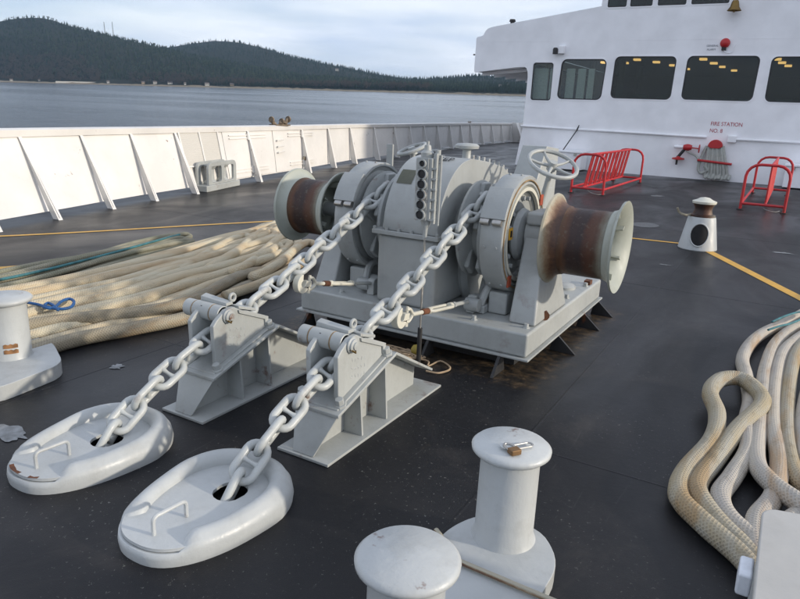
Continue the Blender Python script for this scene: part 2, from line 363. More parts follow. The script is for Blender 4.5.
def dup(o, off=(0, 0, 0), label=None, parent=None):
    c = o.copy(); col.objects.link(c)
    WL[c.name] = WL[o.name] + Vector(off)
    if parent: c.parent = parent; c.location = o.location
    else: c.location = WL[c.name]
    if label: c['label'] = label
    for ch in list(o.children): dup(ch, off, None, c)
    return c
def catmull(P, n=8, closed=False):
    P = [Vector(p) for p in P]; out_ = []; N = len(P)
    for i in range(N if closed else N - 1):
        if closed: a, b, c, d = P[(i - 1) % N], P[i], P[(i + 1) % N], P[(i + 2) % N]
        else: a, b, c, d = P[max(i - 1, 0)], P[i], P[i + 1], P[min(i + 2, N - 1)]
        for k in range(n):
            t = k / n
            out_.append(0.5 * ((2 * b) + (c - a) * t + (2 * a - 5 * b + 4 * c - d) * t * t + (3 * b - a - 3 * c + d) * t ** 3))
    if not closed: out_.append(P[-1])
    return out_
def text(txt, name, size, loc, rot, mat, parent, depth=0.002, sx=1.0, align='LEFT'):
    cu = bpy.data.curves.new(name, 'FONT'); cu.body = txt; cu.size = size; cu.extrude = depth; cu.align_x = align
    ob = bpy.data.objects.new(name, cu)
    me = bpy.data.meshes.new_from_object(ob); bpy.data.objects.remove(ob)
    me.materials.clear(); me.materials.append(mat)
    o = bpy.data.objects.new(name, me); col.objects.link(o); place(o, loc, parent); o.rotation_euler = rot; o.scale = (sx, 1, 1)
    return o
def arcpts(c, r_, a0, a1, n):
    return [(c[0] + r_ * math.cos(R(a0 + (a1 - a0) * i / n)), c[1] + r_ * math.sin(R(a0 + (a1 - a0) * i / n))) for i in range(n + 1)]

# ================================================================ SETTING
# ship side line: (y, x of bulwark foot, outboard lean of the rail)
SIDE = [(-4, -4.6, 0.9), (-1, -6.0, 0.9), (2, -7.35, 0.9), (4.5, -8.30, 0.84), (5.54, -8.60, 0.80), (6.65, -8.93, 0.71), (7.7, -9.2, 0.61), (8.85, -9.45, 0.59),
        (11.3, -10.08, 0.44), (13.9, -10.72, 0.36), (17.6, -11.75, 0.33), (21, -12.35, 0.32), (26, -13.5, 0.3), (34, -15.0, 0.3), (46, -16.2, 0.3)]
def side(y):
    for (a, xa, la), (b, xb, lb) in zip(SIDE, SIDE[1:]):
        if a <= y <= b:
            t = (y - a) / (b - a); return xa + (xb - xa) * t, la + (lb - la) * t
ys = [y / 2 for y in range(-8, 93)]
def railz(y): return 1.12 - 0.0008 * max(0, y - 5)

m = MB()                                                # deck: one sheet out to the ship's side
vs = []; fs = []
for i, y in enumerate(ys):
    x = side(y)[0] - 0.85
    vs += [(x, y, 0), (14, y, 0)]
    if i: fs.append((2 * i - 2, 2 * i - 1, 2 * i + 1, 2 * i))
m.add(vs, fs); deck = structure(m.build('ship_deck', M_DECK)); 
m = MB(); vs = []; fs = []                              # hull side below the deck edge
for i, y in enumerate(ys):
    x, ln = side(y); xt = x - 0.85
    vs += [(xt, y, 0.0), (xt - 0.01, y, -0.35), (xt + 0.5, y, -8.0)]
    if i:
        for k in range(2): fs.append((3 * i - 3 + k, 3 * i + k, 3 * i + 1 + k, 3 * i - 2 + k))
m.add(vs, fs); hull = structure(m.build('ship_hull', M_WHITE))

# yellow line painted on the deck: bands following a path
def band(pts, wd, z=0.004):
    m = MB(); P = [Vector((p[0], p[1], 0)) for p in pts]; L_ = []; 
    for i, p in enumerate(P):
        t = ((P[min(i + 1, len(P) - 1)] - P[max(i - 1, 0)])).normalized(); nn = Vector((-t.y, t.x, 0))
        L_ += [(p + nn * wd / 2)[:2] + (z,), (p - nn * wd / 2)[:2] + (z,)]
    m.add(L_, [(2 * i, 2 * i + 1, 2 * i + 3, 2 * i + 2) for i in range(len(P) - 1)]); return m
def dens(pts, n=6): return [tuple(p[:2]) for p in catmull([(a, b, 0) for a, b in pts], n)]
ln = structure(band(dens([(-8.6, 3.6), (-8.05, 4.41), (-7.54, 5.35), (-6.99, 6.5), (-6.43, 7.58), (-5.9, 8.5), (-5.2, 9.3), (-4.2, 9.8), (-3, 9.92), (-2.3, 9.91), (-1.76, 9.98), (-1.15, 10.05)]), 0.075).build('yellow_deck_line', M_LINE))
structure(band([(-1.15, 10.06), (-0.80, 9.70), (0.30, 7.58), (1.3, 5.5), (2.1, 3.4)], 0.12).build('yellow_deck_line', M_LINE))
structure(band([(-7.2, 2.2), (-6.50, 3.55), (-6.27, 4.0), (-6.0, 4.5)], 0.15).build('yellow_deck_line', M_LINE))

# worn patches on the deck
def patch(name, cx_, cy_, rx, ry, mat, z=0.004, seed=0, n=40, jag=0.35):
    rn = random.Random(seed); m = MB()
    ph = [rn.uniform(0, 6) for _ in range(4)]; q = lambda a: 1 - jag * .5 * (1 + .45 * math.sin(2 * a + ph[0]) + .3 * math.sin(5 * a + ph[1]) + .25 * math.sin(9 * a + ph[2]))
    P = [(cx_ + rx * math.cos(a) * q(a), cy_ + ry * math.sin(a) * q(a), z) for a in [2 * PI * i / n for i in range(n)]]
    m.add(P, [tuple(range(n))]); return structure(m.build(name, mat))
p = pz(8, 433); patch('worn_deck_patch', p.x, p.y, 0.20, 0.075, M_WORN, seed=3, jag=0.6)
p = pz(117, 367); patch('worn_deck_patch', p.x, p.y, 0.07, 0.05, M_WORN, seed=4, jag=0.7)
p = pz(782, 253); patch('worn_deck_patch', p.x, p.y, 0.16, 0.10, M_WORN, seed=5, jag=0.85)
p = pz(665, 265); patch('worn_deck_patch', p.x, p.y, 0.09, 0.04, M_WORN, seed=6, jag=0.85)
p = pz(645, 225); patch('round_deck_plug', p.x, p.y, 0.22, 0.30, simple('pale_plug_paint', (0.075, 0.08, 0.085), 0.4), seed=1, jag=0.03)
p = pz(657, 196); patch('worn_deck_patch', p.x, p.y, 0.18, 0.22, simple('pale_scuff', (0.11, 0.115, 0.12), 0.4), seed=9, jag=0.5)
# weld seams between the deck plates
for x in (-6.1, -3.55, -0.98, 1.5):
    structure(MB().hexa([(x - .012, -3, -.002), (x + .012, -3, -.002), (x + .012, 22.0, -.002), (x - .012, 22.0, -.002)], [(x - .004, -3, .0022), (x + .004, -3, .0022), (x + .004, 22.0, .0022), (x - .004, 22.0, .0022)]).build('deck_seam', M_DECK))
for y in (0.9, 3.05, 7.1, 11.2, 15.6):
    structure(MB().hexa([(side(y)[0] + .1, y - .012, -.002), (8, y - .012, -.002), (8, y + .012, -.002), (side(y)[0] + .1, y + .012, -.002)], [(side(y)[0] + .1, y - .004, .0018), (8, y - .004, .0018), (8, y + .004, .0018), (side(y)[0] + .1, y + .004, .0018)]).build('deck_seam', M_DECK))

# ---------------------------------------------------------------- sea and shore (gravity frame, tilted against the deck)
N_SEA = cam_to_world(Vector((0.023, -1.0, (87.0 - CY - 0.023 * 0) / FPX))).normalized()
EX = (Vector((1, 0, 0)) - N_SEA * N_SEA.x).normalized(); EY = N_SEA.cross(EX)
HS = 8.0; SO = Vector((0, 0, HC)) - N_SEA * HS
def S(x, y, z): return SO + EX * x + EY * y + N_SEA * z
MS = Matrix((EX, EY, N_SEA)).transposed().to_4x4(); MS.translation = SO
m = MB(); G = [-7000, -3500, -1600, -800, -300, -100, 0, 100, 300, 800, 1600, 3500, 7000]
m.add([(x, y, 0) for y in G for x in G], [(j * 13 + i, j * 13 + i + 1, j * 13 + i + 14, j * 13 + i + 13) for j in range(12) for i in range(12)])
sea = m.build('sea_water', M_SEA, loc=(0, 0, 0)); sea.matrix_world = MS; structure(sea)

def az_of(u):                                           # azimuth in the sea frame of an image column at the horizon
    r_ = ray(u, 87 - 0.023 * 400 + 0.023 * u); return math.atan2(r_.dot(EY), r_.dot(EX))
def elev_tan(u, v):
    r_ = ray(u, v); h = r_.dot(N_SEA); return h / math.hypot(r_.dot(EX), r_.dot(EY))
def lerp_tab(T, u): return float(np.interp(u, [t[0] for t in T], [t[1] for t in T]))
def vhor(u): return 77.8 + 0.023 * u
def D0(u): return HS * FPX / lerp_tab([(-400, 2.4), (-150, 2.8), (0, 3.2), (270, 4.4), (523, 5.5), (800, 6.2), (1300, 6.6)], u)
SK1 = [(-400, 60), (-150, 34), (0, 23), (30, 21), (55, 20), (70, 24), (100, 31), (130, 40), (165, 47), (200, 56), (240, 66), (300, 76), (400, 84), (1300, 96)]
SK2 = [(-400, 50), (-150, 60), (0, 60), (100, 56), (150, 50), (172, 47), (190, 44), (215, 42), (240, 44), (270, 49), (300, 57), (340, 67), (380, 75), (410, 79), (440, 79), (470, 76), (500, 75), (520, 76), (600, 74), (800, 80), (1300, 88)]
def ridge(tab, u, Dm):
    return HS + Dm * max(0.002, elev_tan(u, lerp_tab(tab, u)))
us = np.linspace(-330, 1250, 200); ts = np.linspace(0, 1, 36)
def hgt(u, t):                                          # t 0..1 -> distance D0 .. 2.3 D0
    D = D0(u); f_ = 1 + 1.3 * t
    h1 = ridge(SK1, u, D * 1.45); h2 = ridge(SK2, u, D * 2.0)
    K = [(1.0, 0), (1.012, 1.6), (1.06, 5), (1.12, 0.22 * h1), (1.25, 0.62 * h1), (1.45, h1), (1.65, 0.72 * h1 + 0.1 * h2), (1.8, max(0.75 * h2, 0.5 * h1)), (2.0, h2), (2.3, 0.9 * h2)]
    h = float(np.interp(f_, [k[0] for k in K], [k[1] for k in K]))
    h += 0.05 * h * math.sin(u * 0.045 + t * 9) * math.sin(u * 0.013 - t * 23) if 0.06 < t else 0
    return D * f_, h
vs = []; fs = []
azs = [az_of(u) for u in us]
for i, u in enumerate(us):
    for j, t in enumerate(ts):
        D, h = hgt(u, t); vs.append((D * math.cos(azs[i]), D * math.sin(azs[i]), h if j else -2))
        if i and j:
            a = i * 36 + j; fs.append((a, a - 1, a - 37, a - 36))
m = MB(); m.add(vs, fs); hill = m.build('wooded_hills', M_HILL, loc=(0, 0, 0)); hill.matrix_world = MS; structure(hill)

def scatter(name, mat, n, pick, hmin, hmax, kind, label, cat):
    V = []; F = []
    for _ in range(n):
        u, t = pick(); D, h = hgt(u, t); a = az_of(u); x, y = D * math.cos(a), D * math.sin(a); H = random.uniform(hmin, hmax)
        if kind == 'cone':
            rr = H * random.uniform(0.15, 0.24); tiers = ((0.0, 1.0, 0.62), (0.35, 0.68, 1.0))
            lx, ly = random.uniform(-0.5, 0.5), random.uniform(-0.5, 0.5)
            for z0, q, z1 in tiers:
                o = len(V); ph = random.random() * 6
                for k in range(6):
                    qq = rr * q * random.uniform(0.65, 1.25)
                    V.append((x + qq * math.cos(ph + k * PI / 3), y + qq * math.sin(ph + k * PI / 3), h + H * z0 - 1 + random.uniform(-0.05, 0.05) * H))
                V.append((x + lx, y + ly, h + H * z1)); F.extend((o + k, o + (k + 1) % 6, o + 6) for k in range(6))
        else:
            for _k in range(7):
                o = len(V); cx_, cy_, cz = x + random.gauss(0, H * 0.22), y + random.gauss(0, H * 0.22), h + H * random.uniform(0.3, 0.95); q = H * random.uniform(0.12, 0.24)
                for dx, dy, dz in ((1, 0, -.5), (-.5, .87, -.5), (-.5, -.87, -.5), (0, 0, 1.2)): V.append((cx_ + dx * q * random.uniform(.6, 1.3), cy_ + dy * q * random.uniform(.6, 1.3), cz + dz * q))
                F.extend(((o, o + 1, o + 2), (o, o + 1, o + 3), (o + 1, o + 2, o + 3), (o + 2, o, o + 3)))
            o = len(V); V.extend(((x - .25, y, h - 1), (x + .25, y, h - 1), (x, y, h + H * .7))); F.append((o, o + 1, o + 2))
    me = bpy.data.meshes.new(name); me.from_pydata(V, [], F); me.materials.append(mat); me.update()
    o = bpy.data.objects.new(name, me); col.objects.link(o); o.matrix_world = MS; o['kind'] = 'stuff'; tag(o, label, cat); return o
M_LGREEN = forest_mat('pale_foliage', (0.026, 0.038, 0.024), (0.050, 0.056, 0.036))
scatter('mixed_woodland', M_LGREEN, 2600, lambda: (random.gauss(random.choice((60, 150, 250, 330, 420)), 34), 0.06 + 0.35 * random.random() ** 1.5), 4, 8, 'puff', 'paler clumps of trees scattered over the lower slopes of the far hills', 'trees')
scatter('conifer_forest', M_CONIF, 26000, lambda: (random.uniform(-250, 900), 0.055 + 0.75 * random.random() ** 1.2), 4.5, 11, 'cone', 'dark evergreen forest covering the far hills across the water', 'forest')
scatter('conifer_forest', M_CONIF, 2600, lambda: (random.uniform(180, 560), 0.030 + 0.05 * random.random()), 5, 9, 'cone', 'low dark evergreens near the far waterline', 'forest')
def pick_bare():
    u = random.choice((random.uniform(-200, 75), random.uniform(-60, 100), random.uniform(130, 430))); return u, random.uniform(0.03, 0.12 if u < 90 else 0.085)
scatter('bare_woodland', M_BARE, 1500, pick_bare, 6, 12, 'puff', 'leafless brown trees along the far shore', 'trees')
# pale bank at the waterline
m = MB(); vs = []; fs = []
rn = random.Random(3)
for i, u in enumerate(np.linspace(-200, 900, 260)):
    D = D0(u); a = az_of(u); q = 1.003 + 0.0015 * rn.random(); hh = 1.4 + 1.6 * rn.random() if u < 330 else 1.0 + 1.5 * rn.random()
    for dd, z in ((0.998, -1), (q, hh), (q + 0.006, hh + 0.3)): vs.append((D * dd * math.cos(a), D * dd * math.sin(a), z))
    if i:
        for k in range(2): fs.append((3 * i - 3 + k, 3 * i - 2 + k, 3 * i + 1 + k, 3 * i + k))
m.add(vs, fs); o = m.build('shore_bank', M_TANBANK, loc=(0, 0, 0)); o.matrix_world = MS; structure(o)
# far buildings on the shore
def cottage(u, t, wd, hh, wall, label, zoff=0.0, dp=7):
    D, h = hgt(u, t); a = az_of(u); c = S(D * math.cos(a), D * math.sin(a), h + zoff)
    root = thing('shore_house', c, label, 'house', 'houses along the far shore')
    def bx(x0, x1, y0, y1, z0, z1, name, mat, par):
        m = MB().box(x0, x1, y0, y1, z0, z1); o = m.build(name, mat, loc=(0, 0, 0)); o.parent = par; o.location = (0, 0, 0); return o
    root.rotation_euler = (Matrix.Rotation(0, 4, 'Z')).to_euler()
    e1 = (-EX * math.sin(a) + EY * math.cos(a)); mm = Matrix((e1, N_SEA.cross(e1), N_SEA)).transposed(); root.rotation_euler = mm.to_euler()
    wl = bx(-wd / 2, wd / 2, -dp / 2, dp / 2, -3, hh, 'wall', wall, root)
    m = MB(); m.slab([(-dp / 2 - .5, hh), (dp / 2 + .5, hh), (0, hh + 2.2)], 'x', -wd / 2 - .4, wd / 2 + .4)
    o = m.build('roof', M_ROOFC, loc=(0, 0, 0)); o.parent = root; o.location = (0, 0, 0)
    for k in range(max(2, int(wd / 5))):
        x = -wd / 2 + wd * (k + 0.5) / max(2, int(wd / 5))
        bx(x - 0.6, x + 0.6, dp / 2 - .05, dp / 2 + .06, 1.2, 2.4, 'window', M_GLASSD, root)
        if k == 0: pass
M_GLASSD = simple('dark_far_pane', (0.04, 0.05, 0.06), 0.3)
for a_ in ((11, 0.016, 9, 4, M_COTW, 'small white house at the far left end of the shoreline'),
           (39, 0.020, 6, 3, M_COTW, 'tiny white hut at the foot of the left hill'),
           (108, 0.020, 8, 4, M_COTW, 'white boathouse just right of the long pale waterfront building'),
           (143, 0.022, 9, 4, M_SAND, 'tan house on the bank below the valley'),
           (155, 0.024, 11, 5, M_COTW, 'taller pale house with a gable below the valley'),
           (170, 0.020, 14, 4, M_COTW, 'wide white house on the shore under the valley'),
           (185, 0.020, 6, 4, M_COTW, 'small white cottage right of the wide white house'),
           (207, 0.024, 12, 5, M_COTW, 'pale two part house among bare trees'),
           (232, 0.024, 11, 4, M_SAND, 'tan house at the waterline under the second hill'),
           (337, 0.60, 15, 7, M_COTW, 'pale house high on the hillside with wide front'),
           (343, 0.42, 10, 5, M_COTW, 'smaller pale house a little below the hillside house'),
           (375, 0.12, 9, 5, M_COTW, 'greenish white house low on the right hillside'),
           (501, 0.22, 13, 6, M_COTW, 'white house among trees left of the ship superstructure'),
           (508, 0.26, 10, 6, M_COTW, 'second white house just right and uphill of the first by the superstructure')):
    u, t, wd, hh, wall, lab = a_; wd *= 0.62; hh *= 0.62; t = t + random.uniform(0, .012); cottage(u, t, wd, hh, wall, lab)
D, h = hgt(80, 0.018); a = az_of(80); c = S(D * math.cos(a), D * math.sin(a), h + 0.5)
lb = MB(); e1 = (-EX * math.sin(a) + EY * math.cos(a)); mm = Matrix((e1, N_SEA.cross(e1), N_SEA)).transposed().to_4x4(); mm.translation = c
lb.box(-44, 44, -4, 4, -2, 1.5, mm); tag(lb.build('waterfront_building', M_COTW), 'long low pale building at the water edge below the left hill', 'building')
for u, vt in ((110, 22), (118, 22)):
    D, h = hgt(u, 0.346); a = az_of(u); H = HS + D * elev_tan(u, vt)
    b0 = S(D * math.cos(a), D * math.sin(a), h - 3); b1 = S(D * math.cos(a), D * math.sin(a), H)
    mm = MB()
    for dx, dy in ((1.4, 0), (-.7, 1.2), (-.7, -1.2)): mm.cyl(b0 + EX * dx + EY * dy, b1 + EX * dx * .3 + EY * dy * .3, 0.42, 0.3, 4)
    for k in range(8):
        c = b0.lerp(b1, (k + 0.5) / 8); mm.box(-1, 1, -1, 1, -.25, .25, Matrix.Translation(c))
    tag(mm.build('radio_mast', M_MAST), 'thin lattice radio mast on the hilltop, the %s one of two' % ('left' if u == 110 else 'right'), 'mast', 'radio masts on the left hill')

# ---------------------------------------------------------------- haze
hb = MB().box(-5200, 5200, -5200, 5200, -1.0, 330.0)
hz = hb.build('haze', bpy.data.materials.new('haze_air'), loc=(0, 0, 0)); hz.matrix_world = MS; hz['kind'] = 'stuff'; tag(hz, 'thin pale sea haze over the water and far hills', 'haze')
hm = hz.data.materials[0]; hm.use_nodes = True; t_ = hm.node_tree; t_.nodes.clear(); o_ = t_.nodes.new('ShaderNodeOutputMaterial'); v_ = t_.nodes.new('ShaderNodeVolumePrincipled')
v_.inputs['Color'].default_value = (0.52, 0.74, 1.0, 1); v_.inputs['Density'].default_value = 0.000075; v_.inputs['Anisotropy'].default_value = 0.2; t_.links.new(v_.outputs[0], o_.inputs['Volume'])

# ================================================================ BULWARK
root = thing('bulwark', (side(12)[0], 12, 0), 'long white steel bulwark with ribs along the port side of the deck', 'bulwark')
GAPS = []
m = MB()
def platerow(y): 
    x, l_ = side(y); zt = railz(y); zb = 0.09
    return (x - 0.27, zb), (x - max(l_, .30), zt)
def plate(y0, y1, name='plate'):
    m = MB(); vs = []; n = max(2, int((y1 - y0) / 0.5) + 1); fs = []
    for i in range(n):
        y = y0 + (y1 - y0) * i / (n - 1); (xb, zb), (xt, zt) = platerow(y)
        vs += [(xb, y, zb), (xt, y, zt), (xt - 0.012, y, zt), (xb - 0.012, y, zb)]
        if i:
            o = 4 * i - 4; fs += [(o + k, o + (k + 1) % 4, o + 4 + (k + 1) % 4, o + 4 + k) for k in range(4)]
    fs += [(0, 1, 2, 3), tuple(4 * (n - 1) + k for k in (3, 2, 1, 0))]
    m.add(vs, fs); return m.build(name, M_WHITE, root)
RIBS = [-2.6, -1.2, 0.2, 1.3, 2.4, 3.5, 4.55, 5.54, 6.65, 7.7, 8.85, 11.3, 13.9, 15.7, 17.5, 19.4, 21.3, 23.2, 25.2, 27.2, 29.2, 31.2, 33.2, 35.2, 37.2, 39.2, 41.2]
seams = [-4, -1.2, 1.3, 4.55, 6.65, 8.85, 11.0, 13.9, 17.5, 21.3, 25.2, 29.2, 33.2, 37.2, 46]
for a, b in zip(seams, seams[1:]): plate(a + 0.003, b - 0.003)
m = MB(); P = []
vs = []; fs = []
for i, y in enumerate(ys):                              # top rail: a capping with a down-turned face
    x, l_ = side(y); zt = railz(y); x = x - max(l_, .30)
    sec = [(x + 0.05, zt - 0.045), (x + 0.065, zt + 0.05), (x - 0.02, zt + 0.075), (x - 0.10, zt + 0.06), (x - 0.11, zt + 0.01), (x - 0.02, zt - 0.01), (x - 0.0, zt - 0.045)]
    vs += [(a, y, b) for a, b in sec]; q = len(sec)
    if i:
        o = q * (i - 1); fs += [(o + k, o + (k + 1) % q, o + q + (k + 1) % q, o + q + k) for k in range(q)]
fs += [tuple(range(q)), tuple(q * (len(ys) - 1) + k for k in reversed(range(q)))]
m.add(vs, fs); m.build('top_rail', M_WHITE, root, smooth=50)
for y in RIBS:
    (xb, zb), (xt, zt) = platerow(y); xf, l_ = side(y)
    d0_, d1_ = 0.05, 0.20
    poly = [(xt, zt - 0.04), (xt + d0_, zt - 0.045), (xb + 0.27, 0.04), (xb + 0.27, 0.0), (xb + 0.12, 0.0), (xb + 0.02, 0.14)]
    m = MB().slab(poly, 'y', y - 0.008, y + 0.008)
    # face flat along the inboard edge
    a = Vector((xt + d0_, 0, zt - 0.045)); b = Vector((xb + 0.27, 0, 0.0)); 
    m.hexa([(b.x - .004, y - .03, b.z), (b.x + .009, y - .03, b.z), (b.x + .009, y + .03, b.z), (b.x - .004, y + .03, b.z)],
           [(a.x - .004, y - .025, a.z), (a.x + .009, y - .025, a.z), (a.x + .009, y + .025, a.z), (a.x - .004, y + .025, a.z)])
    m.build('rib', M_WHITE, root)
# doors with strap hinges and latches let into the bulwark
def on_plate(y, s, off=0.0):                            # s = 0 bottom .. 1 top
    (xb, zb), (xt, zt) = platerow(y); v = Vector((xb, y, zb)).lerp(Vector((xt, y, zt)), s); nrm = Vector((zt - zb, 0, -(xt - xb))).normalized()
    return v + nrm * off
def pquad(m, y0, y1, s0, s1, o0, o1):
    m.hexa([on_plate(y0, s0, o0), on_plate(y0, s0, o1), on_plate(y1, s0, o1), on_plate(y1, s0, o0)], [on_plate(y0, s1, o0), on_plate(y0, s1, o1), on_plate(y1, s1, o1), on_plate(y1, s1, o0)])
for k, (y0, y1) in enumerate(((10.35, 12.35), (12.42, 14.35))):
    m = MB(); pquad(m, y0, y1, 0.02, 0.95, 0.004, 0.020); dr = m.build('door', M_WHITE, root, bevel=0.004)
    yh = 11.3 if k == 0 else 13.9
    for s_ in (0.16, 0.84):
        mm = MB()
        for ds in (-0.03, 0.03): pquad(mm, yh - 0.75, yh + 0.75, s_ + ds - 0.012, s_ + ds + 0.012, 0.022, 0.045)
        mm.cyl(on_plate(yh - .02, s_ - 0.07, 0.05), on_plate(yh - .02, s_ + 0.07, 0.05), 0.035, seg=8)
        mm.build('hinge', M_WHITE, dr)
    if k == 1:
        mm = MB()
        for s_ in (0.45, 0.58, 0.72): mm.cyl(on_plate(12.55, s_, 0.02), on_plate(12.55, s_, 0.08), 0.022, seg=8); mm.cyl(on_plate(12.55, s_, 0.07), on_plate(12.85, s_ + 0.02, 0.07), 0.014, seg=6)
        mm.build('latch', [M_WHITE], dr)
        mm = MB(); mm.cyl(on_plate(13.9, 0.25, 0.05), on_plate(13.9, 0.25, 0.12), 0.055, seg=12); mm.build('latch_wheel', M_FLRUST, dr)
# mesh screen over a freeing port
m = MB()
for y0, y1 in ((8.93, 10.18),): pquad(m, y0 + .0, y1, 0.36, 0.95, 0.012, 0.020)
def mesh_mat():
    k = NT('perforated_screen_paint'); x = k.n('ShaderNodeTexBrick'); x.inputs['Scale'].default_value = 14; x.inputs['Mortar Size'].default_value = 0.03; x.offset = 0
    mpn = k.n('ShaderNodeMapping'); mpn.inputs['Rotation'].default_value = (0, R(90), 0); k.l(k.geo.outputs['Position'], mpn.inputs[0]); k.l(mpn.outputs[0], x.inputs[0])
    return k.done(k.mix(x.outputs[1], (0.52, 0.50, 0.46), (0.64, 0.62, 0.57)), 0.6, k.bump(x.outputs[1], 0.01, 0.6))
sc_ = m.build('mesh_screen', mesh_mat(), root)
m = MB()
for y in (8.94, 9.56, 10.17): pquad(m, y - 0.02, y + 0.02, 0.34, 0.96, 0.021, 0.045)
pquad(m, 8.98, 10.14, 0.335, 0.36, 0.022, 0.046)
m.build('screen_frame', M_WHITE, sc_)
# lugs on the rail top: two rusty brown fittings
def rail_fitting(u, v, lab, s=1.0):
    best = min((abs((py(u, v, y).x) - (side(y)[0] - side(y)[1])), y) for y in [k_ * 0.1 for k_ in range(60, 450)])[1]
    x, l_ = side(best); b = Vector((x - l_ - 0.02, best, railz(best) + 0.06)); r_ = thing('rail_fitting', b, lab, 'fitting')
    m = MB(); m.box(b.x - .12 * s, b.x + .10 * s, b.y - .28 * s, b.y + .25 * s, b.z, b.z + .03); m.build('base', M_WOODY, r_, bevel=0.006)
    for k, (dy, h_, t) in enumerate(((-.22, .17, -.10), (.0, .12, .05), (.17, .19, .12))):
        m = MB(); P = [(b.x, b.y + dy * s, b.z + .02), (b.x - .02, b.y + (dy + t * .5) * s, b.z + h_ * .55 * s), (b.x, b.y + (dy + t) * s, b.z + h_ * s)]
        m.tube(catmull(P, 4), [0.06 * s * (1 - 0.06 * i_) for i_ in range(9)], 8)
        m.lathe([(0.0, -.03), (.075 * s, -.03), (.08 * s, 0), (.06 * s, .03), (0, .035)], (b.x, b.y + (dy + t) * s, b.z + h_ * .8 * s), 'y', 10); m.build('horn', M_WOODY, r_)
rail_fitting(282, 128, 'rusty brown roller fitting on top of the bulwark rail above the doors')
rail_fitting(470, 120, 'small dark fitting on the distant bulwark rail', 0.4)
# closing panel at the far end of the side deck
m = MB(); x40, l40 = side(41.5); rp_ = thing('end_panel', (x40 + 1, 41.5, 0), 'slatted white panel closing the far end of the side deck', 'panel')
m.box(x40 - 0.25, x40 + 5.4, 41.5, 41.56, 0.0, 1.2); m.build('board', M_WHITE, rp_)
for k in range(6):
    m = MB(); z = 0.14 + k * 0.18; m.box(x40 + .2, x40 + 5.2, 41.44, 41.498, z, z + .05); m.build('slat', M_WHITE, rp_)
m = MB(); m.hexa([(x40 + .9, 40.6, 0), (x40 + 1.0, 40.6, 0), (x40 + 1.0, 41.4, 0), (x40 + .9, 41.4, 0)], [(x40 + .1, 41.3, 1.2), (x40 + .2, 41.3, 1.2), (x40 + .2, 41.43, 1.2), (x40 + .1, 41.43, 1.2)]); m.build('brace', M_WHITE, rp_)
q = pz(592, 150); 
b = Vector((x40 + 1.6, 41.5, 1.2)); r_ = thing('mooring_float', b, 'brown weathered lump resting on the far end panel', 'fitting')
MB().lathe([(0, 0), (.22, 0.02), (.3, .2), (.24, .42), (0, .5)], b, 'z', 12).build('body', M_WOODY, r_); MB().lathe([(0, .0), (.18, 0), (.2, .3), (.1, .5), (0, .55)], b + Vector((.45, 0, 0)), 'z', 10).build('head', M_WOODY, r_)
for o in (r_,): pass

# ================================================================ SUPERSTRUCTURE
YF = 22.4
hr = thing('superstructure', (-1, YF, 0), 'white ship superstructure with a row of dark passenger windows', 'superstructure')
def rrect(x0, x1, z0, z1, lean=0.0, r_=0.16, n=5, x0b=None):
    # rounded window outline in x-z, sheared by lean (top shifted)
    P = []
    for cx_, cz_, a0 in ((x1 - r_, z1 - r_, 0), (x0 + r_, z1 - r_, 90), (x0 + r_, z0 + r_, 180), (x1 - r_, z0 + r_, 270)):
        for i in range(n + 1):
            a = R(a0 + 90 * i / n); P.append((cx_ + r_ * math.cos(a), cz_ + r_ * math.sin(a)))
    return [(x + lean * (z - z0) / (z1 - z0), z) for x, z in P]
WINS = [rrect(-8.06, -7.36, 2.16, 3.36, 0.0, 0.09), rrect(-7.16, -5.70, 2.22, 3.47, 0.06, 0.17), rrect(-5.43, -3.60, 2.29, 3.55, 0.02), rrect(-3.32, -1.37, 2.31, 3.56, 0.03), rrect(-1.07, 0.9, 2.31, 3.54, 0.0),
        rrect(1.2, 3.1, 2.31, 3.54), rrect(3.4, 5.3, 2.31, 3.54)]
UPW = [rrect(-5.84, -5.26, 4.97, 6.0, 0.0, .05), rrect(-5.16, -4.50, 4.97, 6.0, 0, .05), rrect(-4.36, -3.55, 4.97, 6.0, 0, .05), rrect(-3.42, -2.4, 4.97, 6.0, 0, .05)] 
outline = [(-8.42, -0.12), (-8.36, 0.3), (-8.24, 1.25), (-8.22, 2.9)] + [(-8.22 - 0.13 * (1 - math.cos(R(a))), 2.9 + 0.30 * math.sin(R(a)) * 1.05) for a in (30, 60, 90)] + \
    [(-8.6, 3.21), (-10.17, 3.03), (-10.2, 3.10), (-10.19, 4.15), (-9.93, 4.24), (-9.88, 4.36), (-9.78, 4.45), (-9.6, 4.50), (-6.02, 5.02), (-5.98, 6.35), (6.5, 6.35), (6.5, -0.12)]
def holed_wall(outl, holes, y0, y1, axis='y', inner_to=None):
    m = MB(); allp = outl + [p for h in holes for p in h]
    def P(p, w_): return (p[0], w_, p[1]) if axis == 'y' else (w_, p[0], p[1])
    tr = geometry.tessellate_polygon([[Vector((p[0], p[1], 0)) for p in L_] for L_ in [outl] + holes])
    n = len(allp); vs = [P(p, y0) for p in allp] + [P(p, y1) for p in allp]
    fs = [tuple(t) for t in tr] + [tuple(i + n for i in reversed(t)) for t in tr]; o = 0
    for L_ in [outl] + holes:
        k = len(L_); fs += [(o + i, o + (i + 1) % k, o + (i + 1) % k + n, o + i + n) for i in range(k)]; o += k
    m.add(vs, fs); return m
fw = holed_wall(outline, WINS + UPW, YF, YF + 0.07).build('front_wall', M_HOUSE, hr, smooth=30)
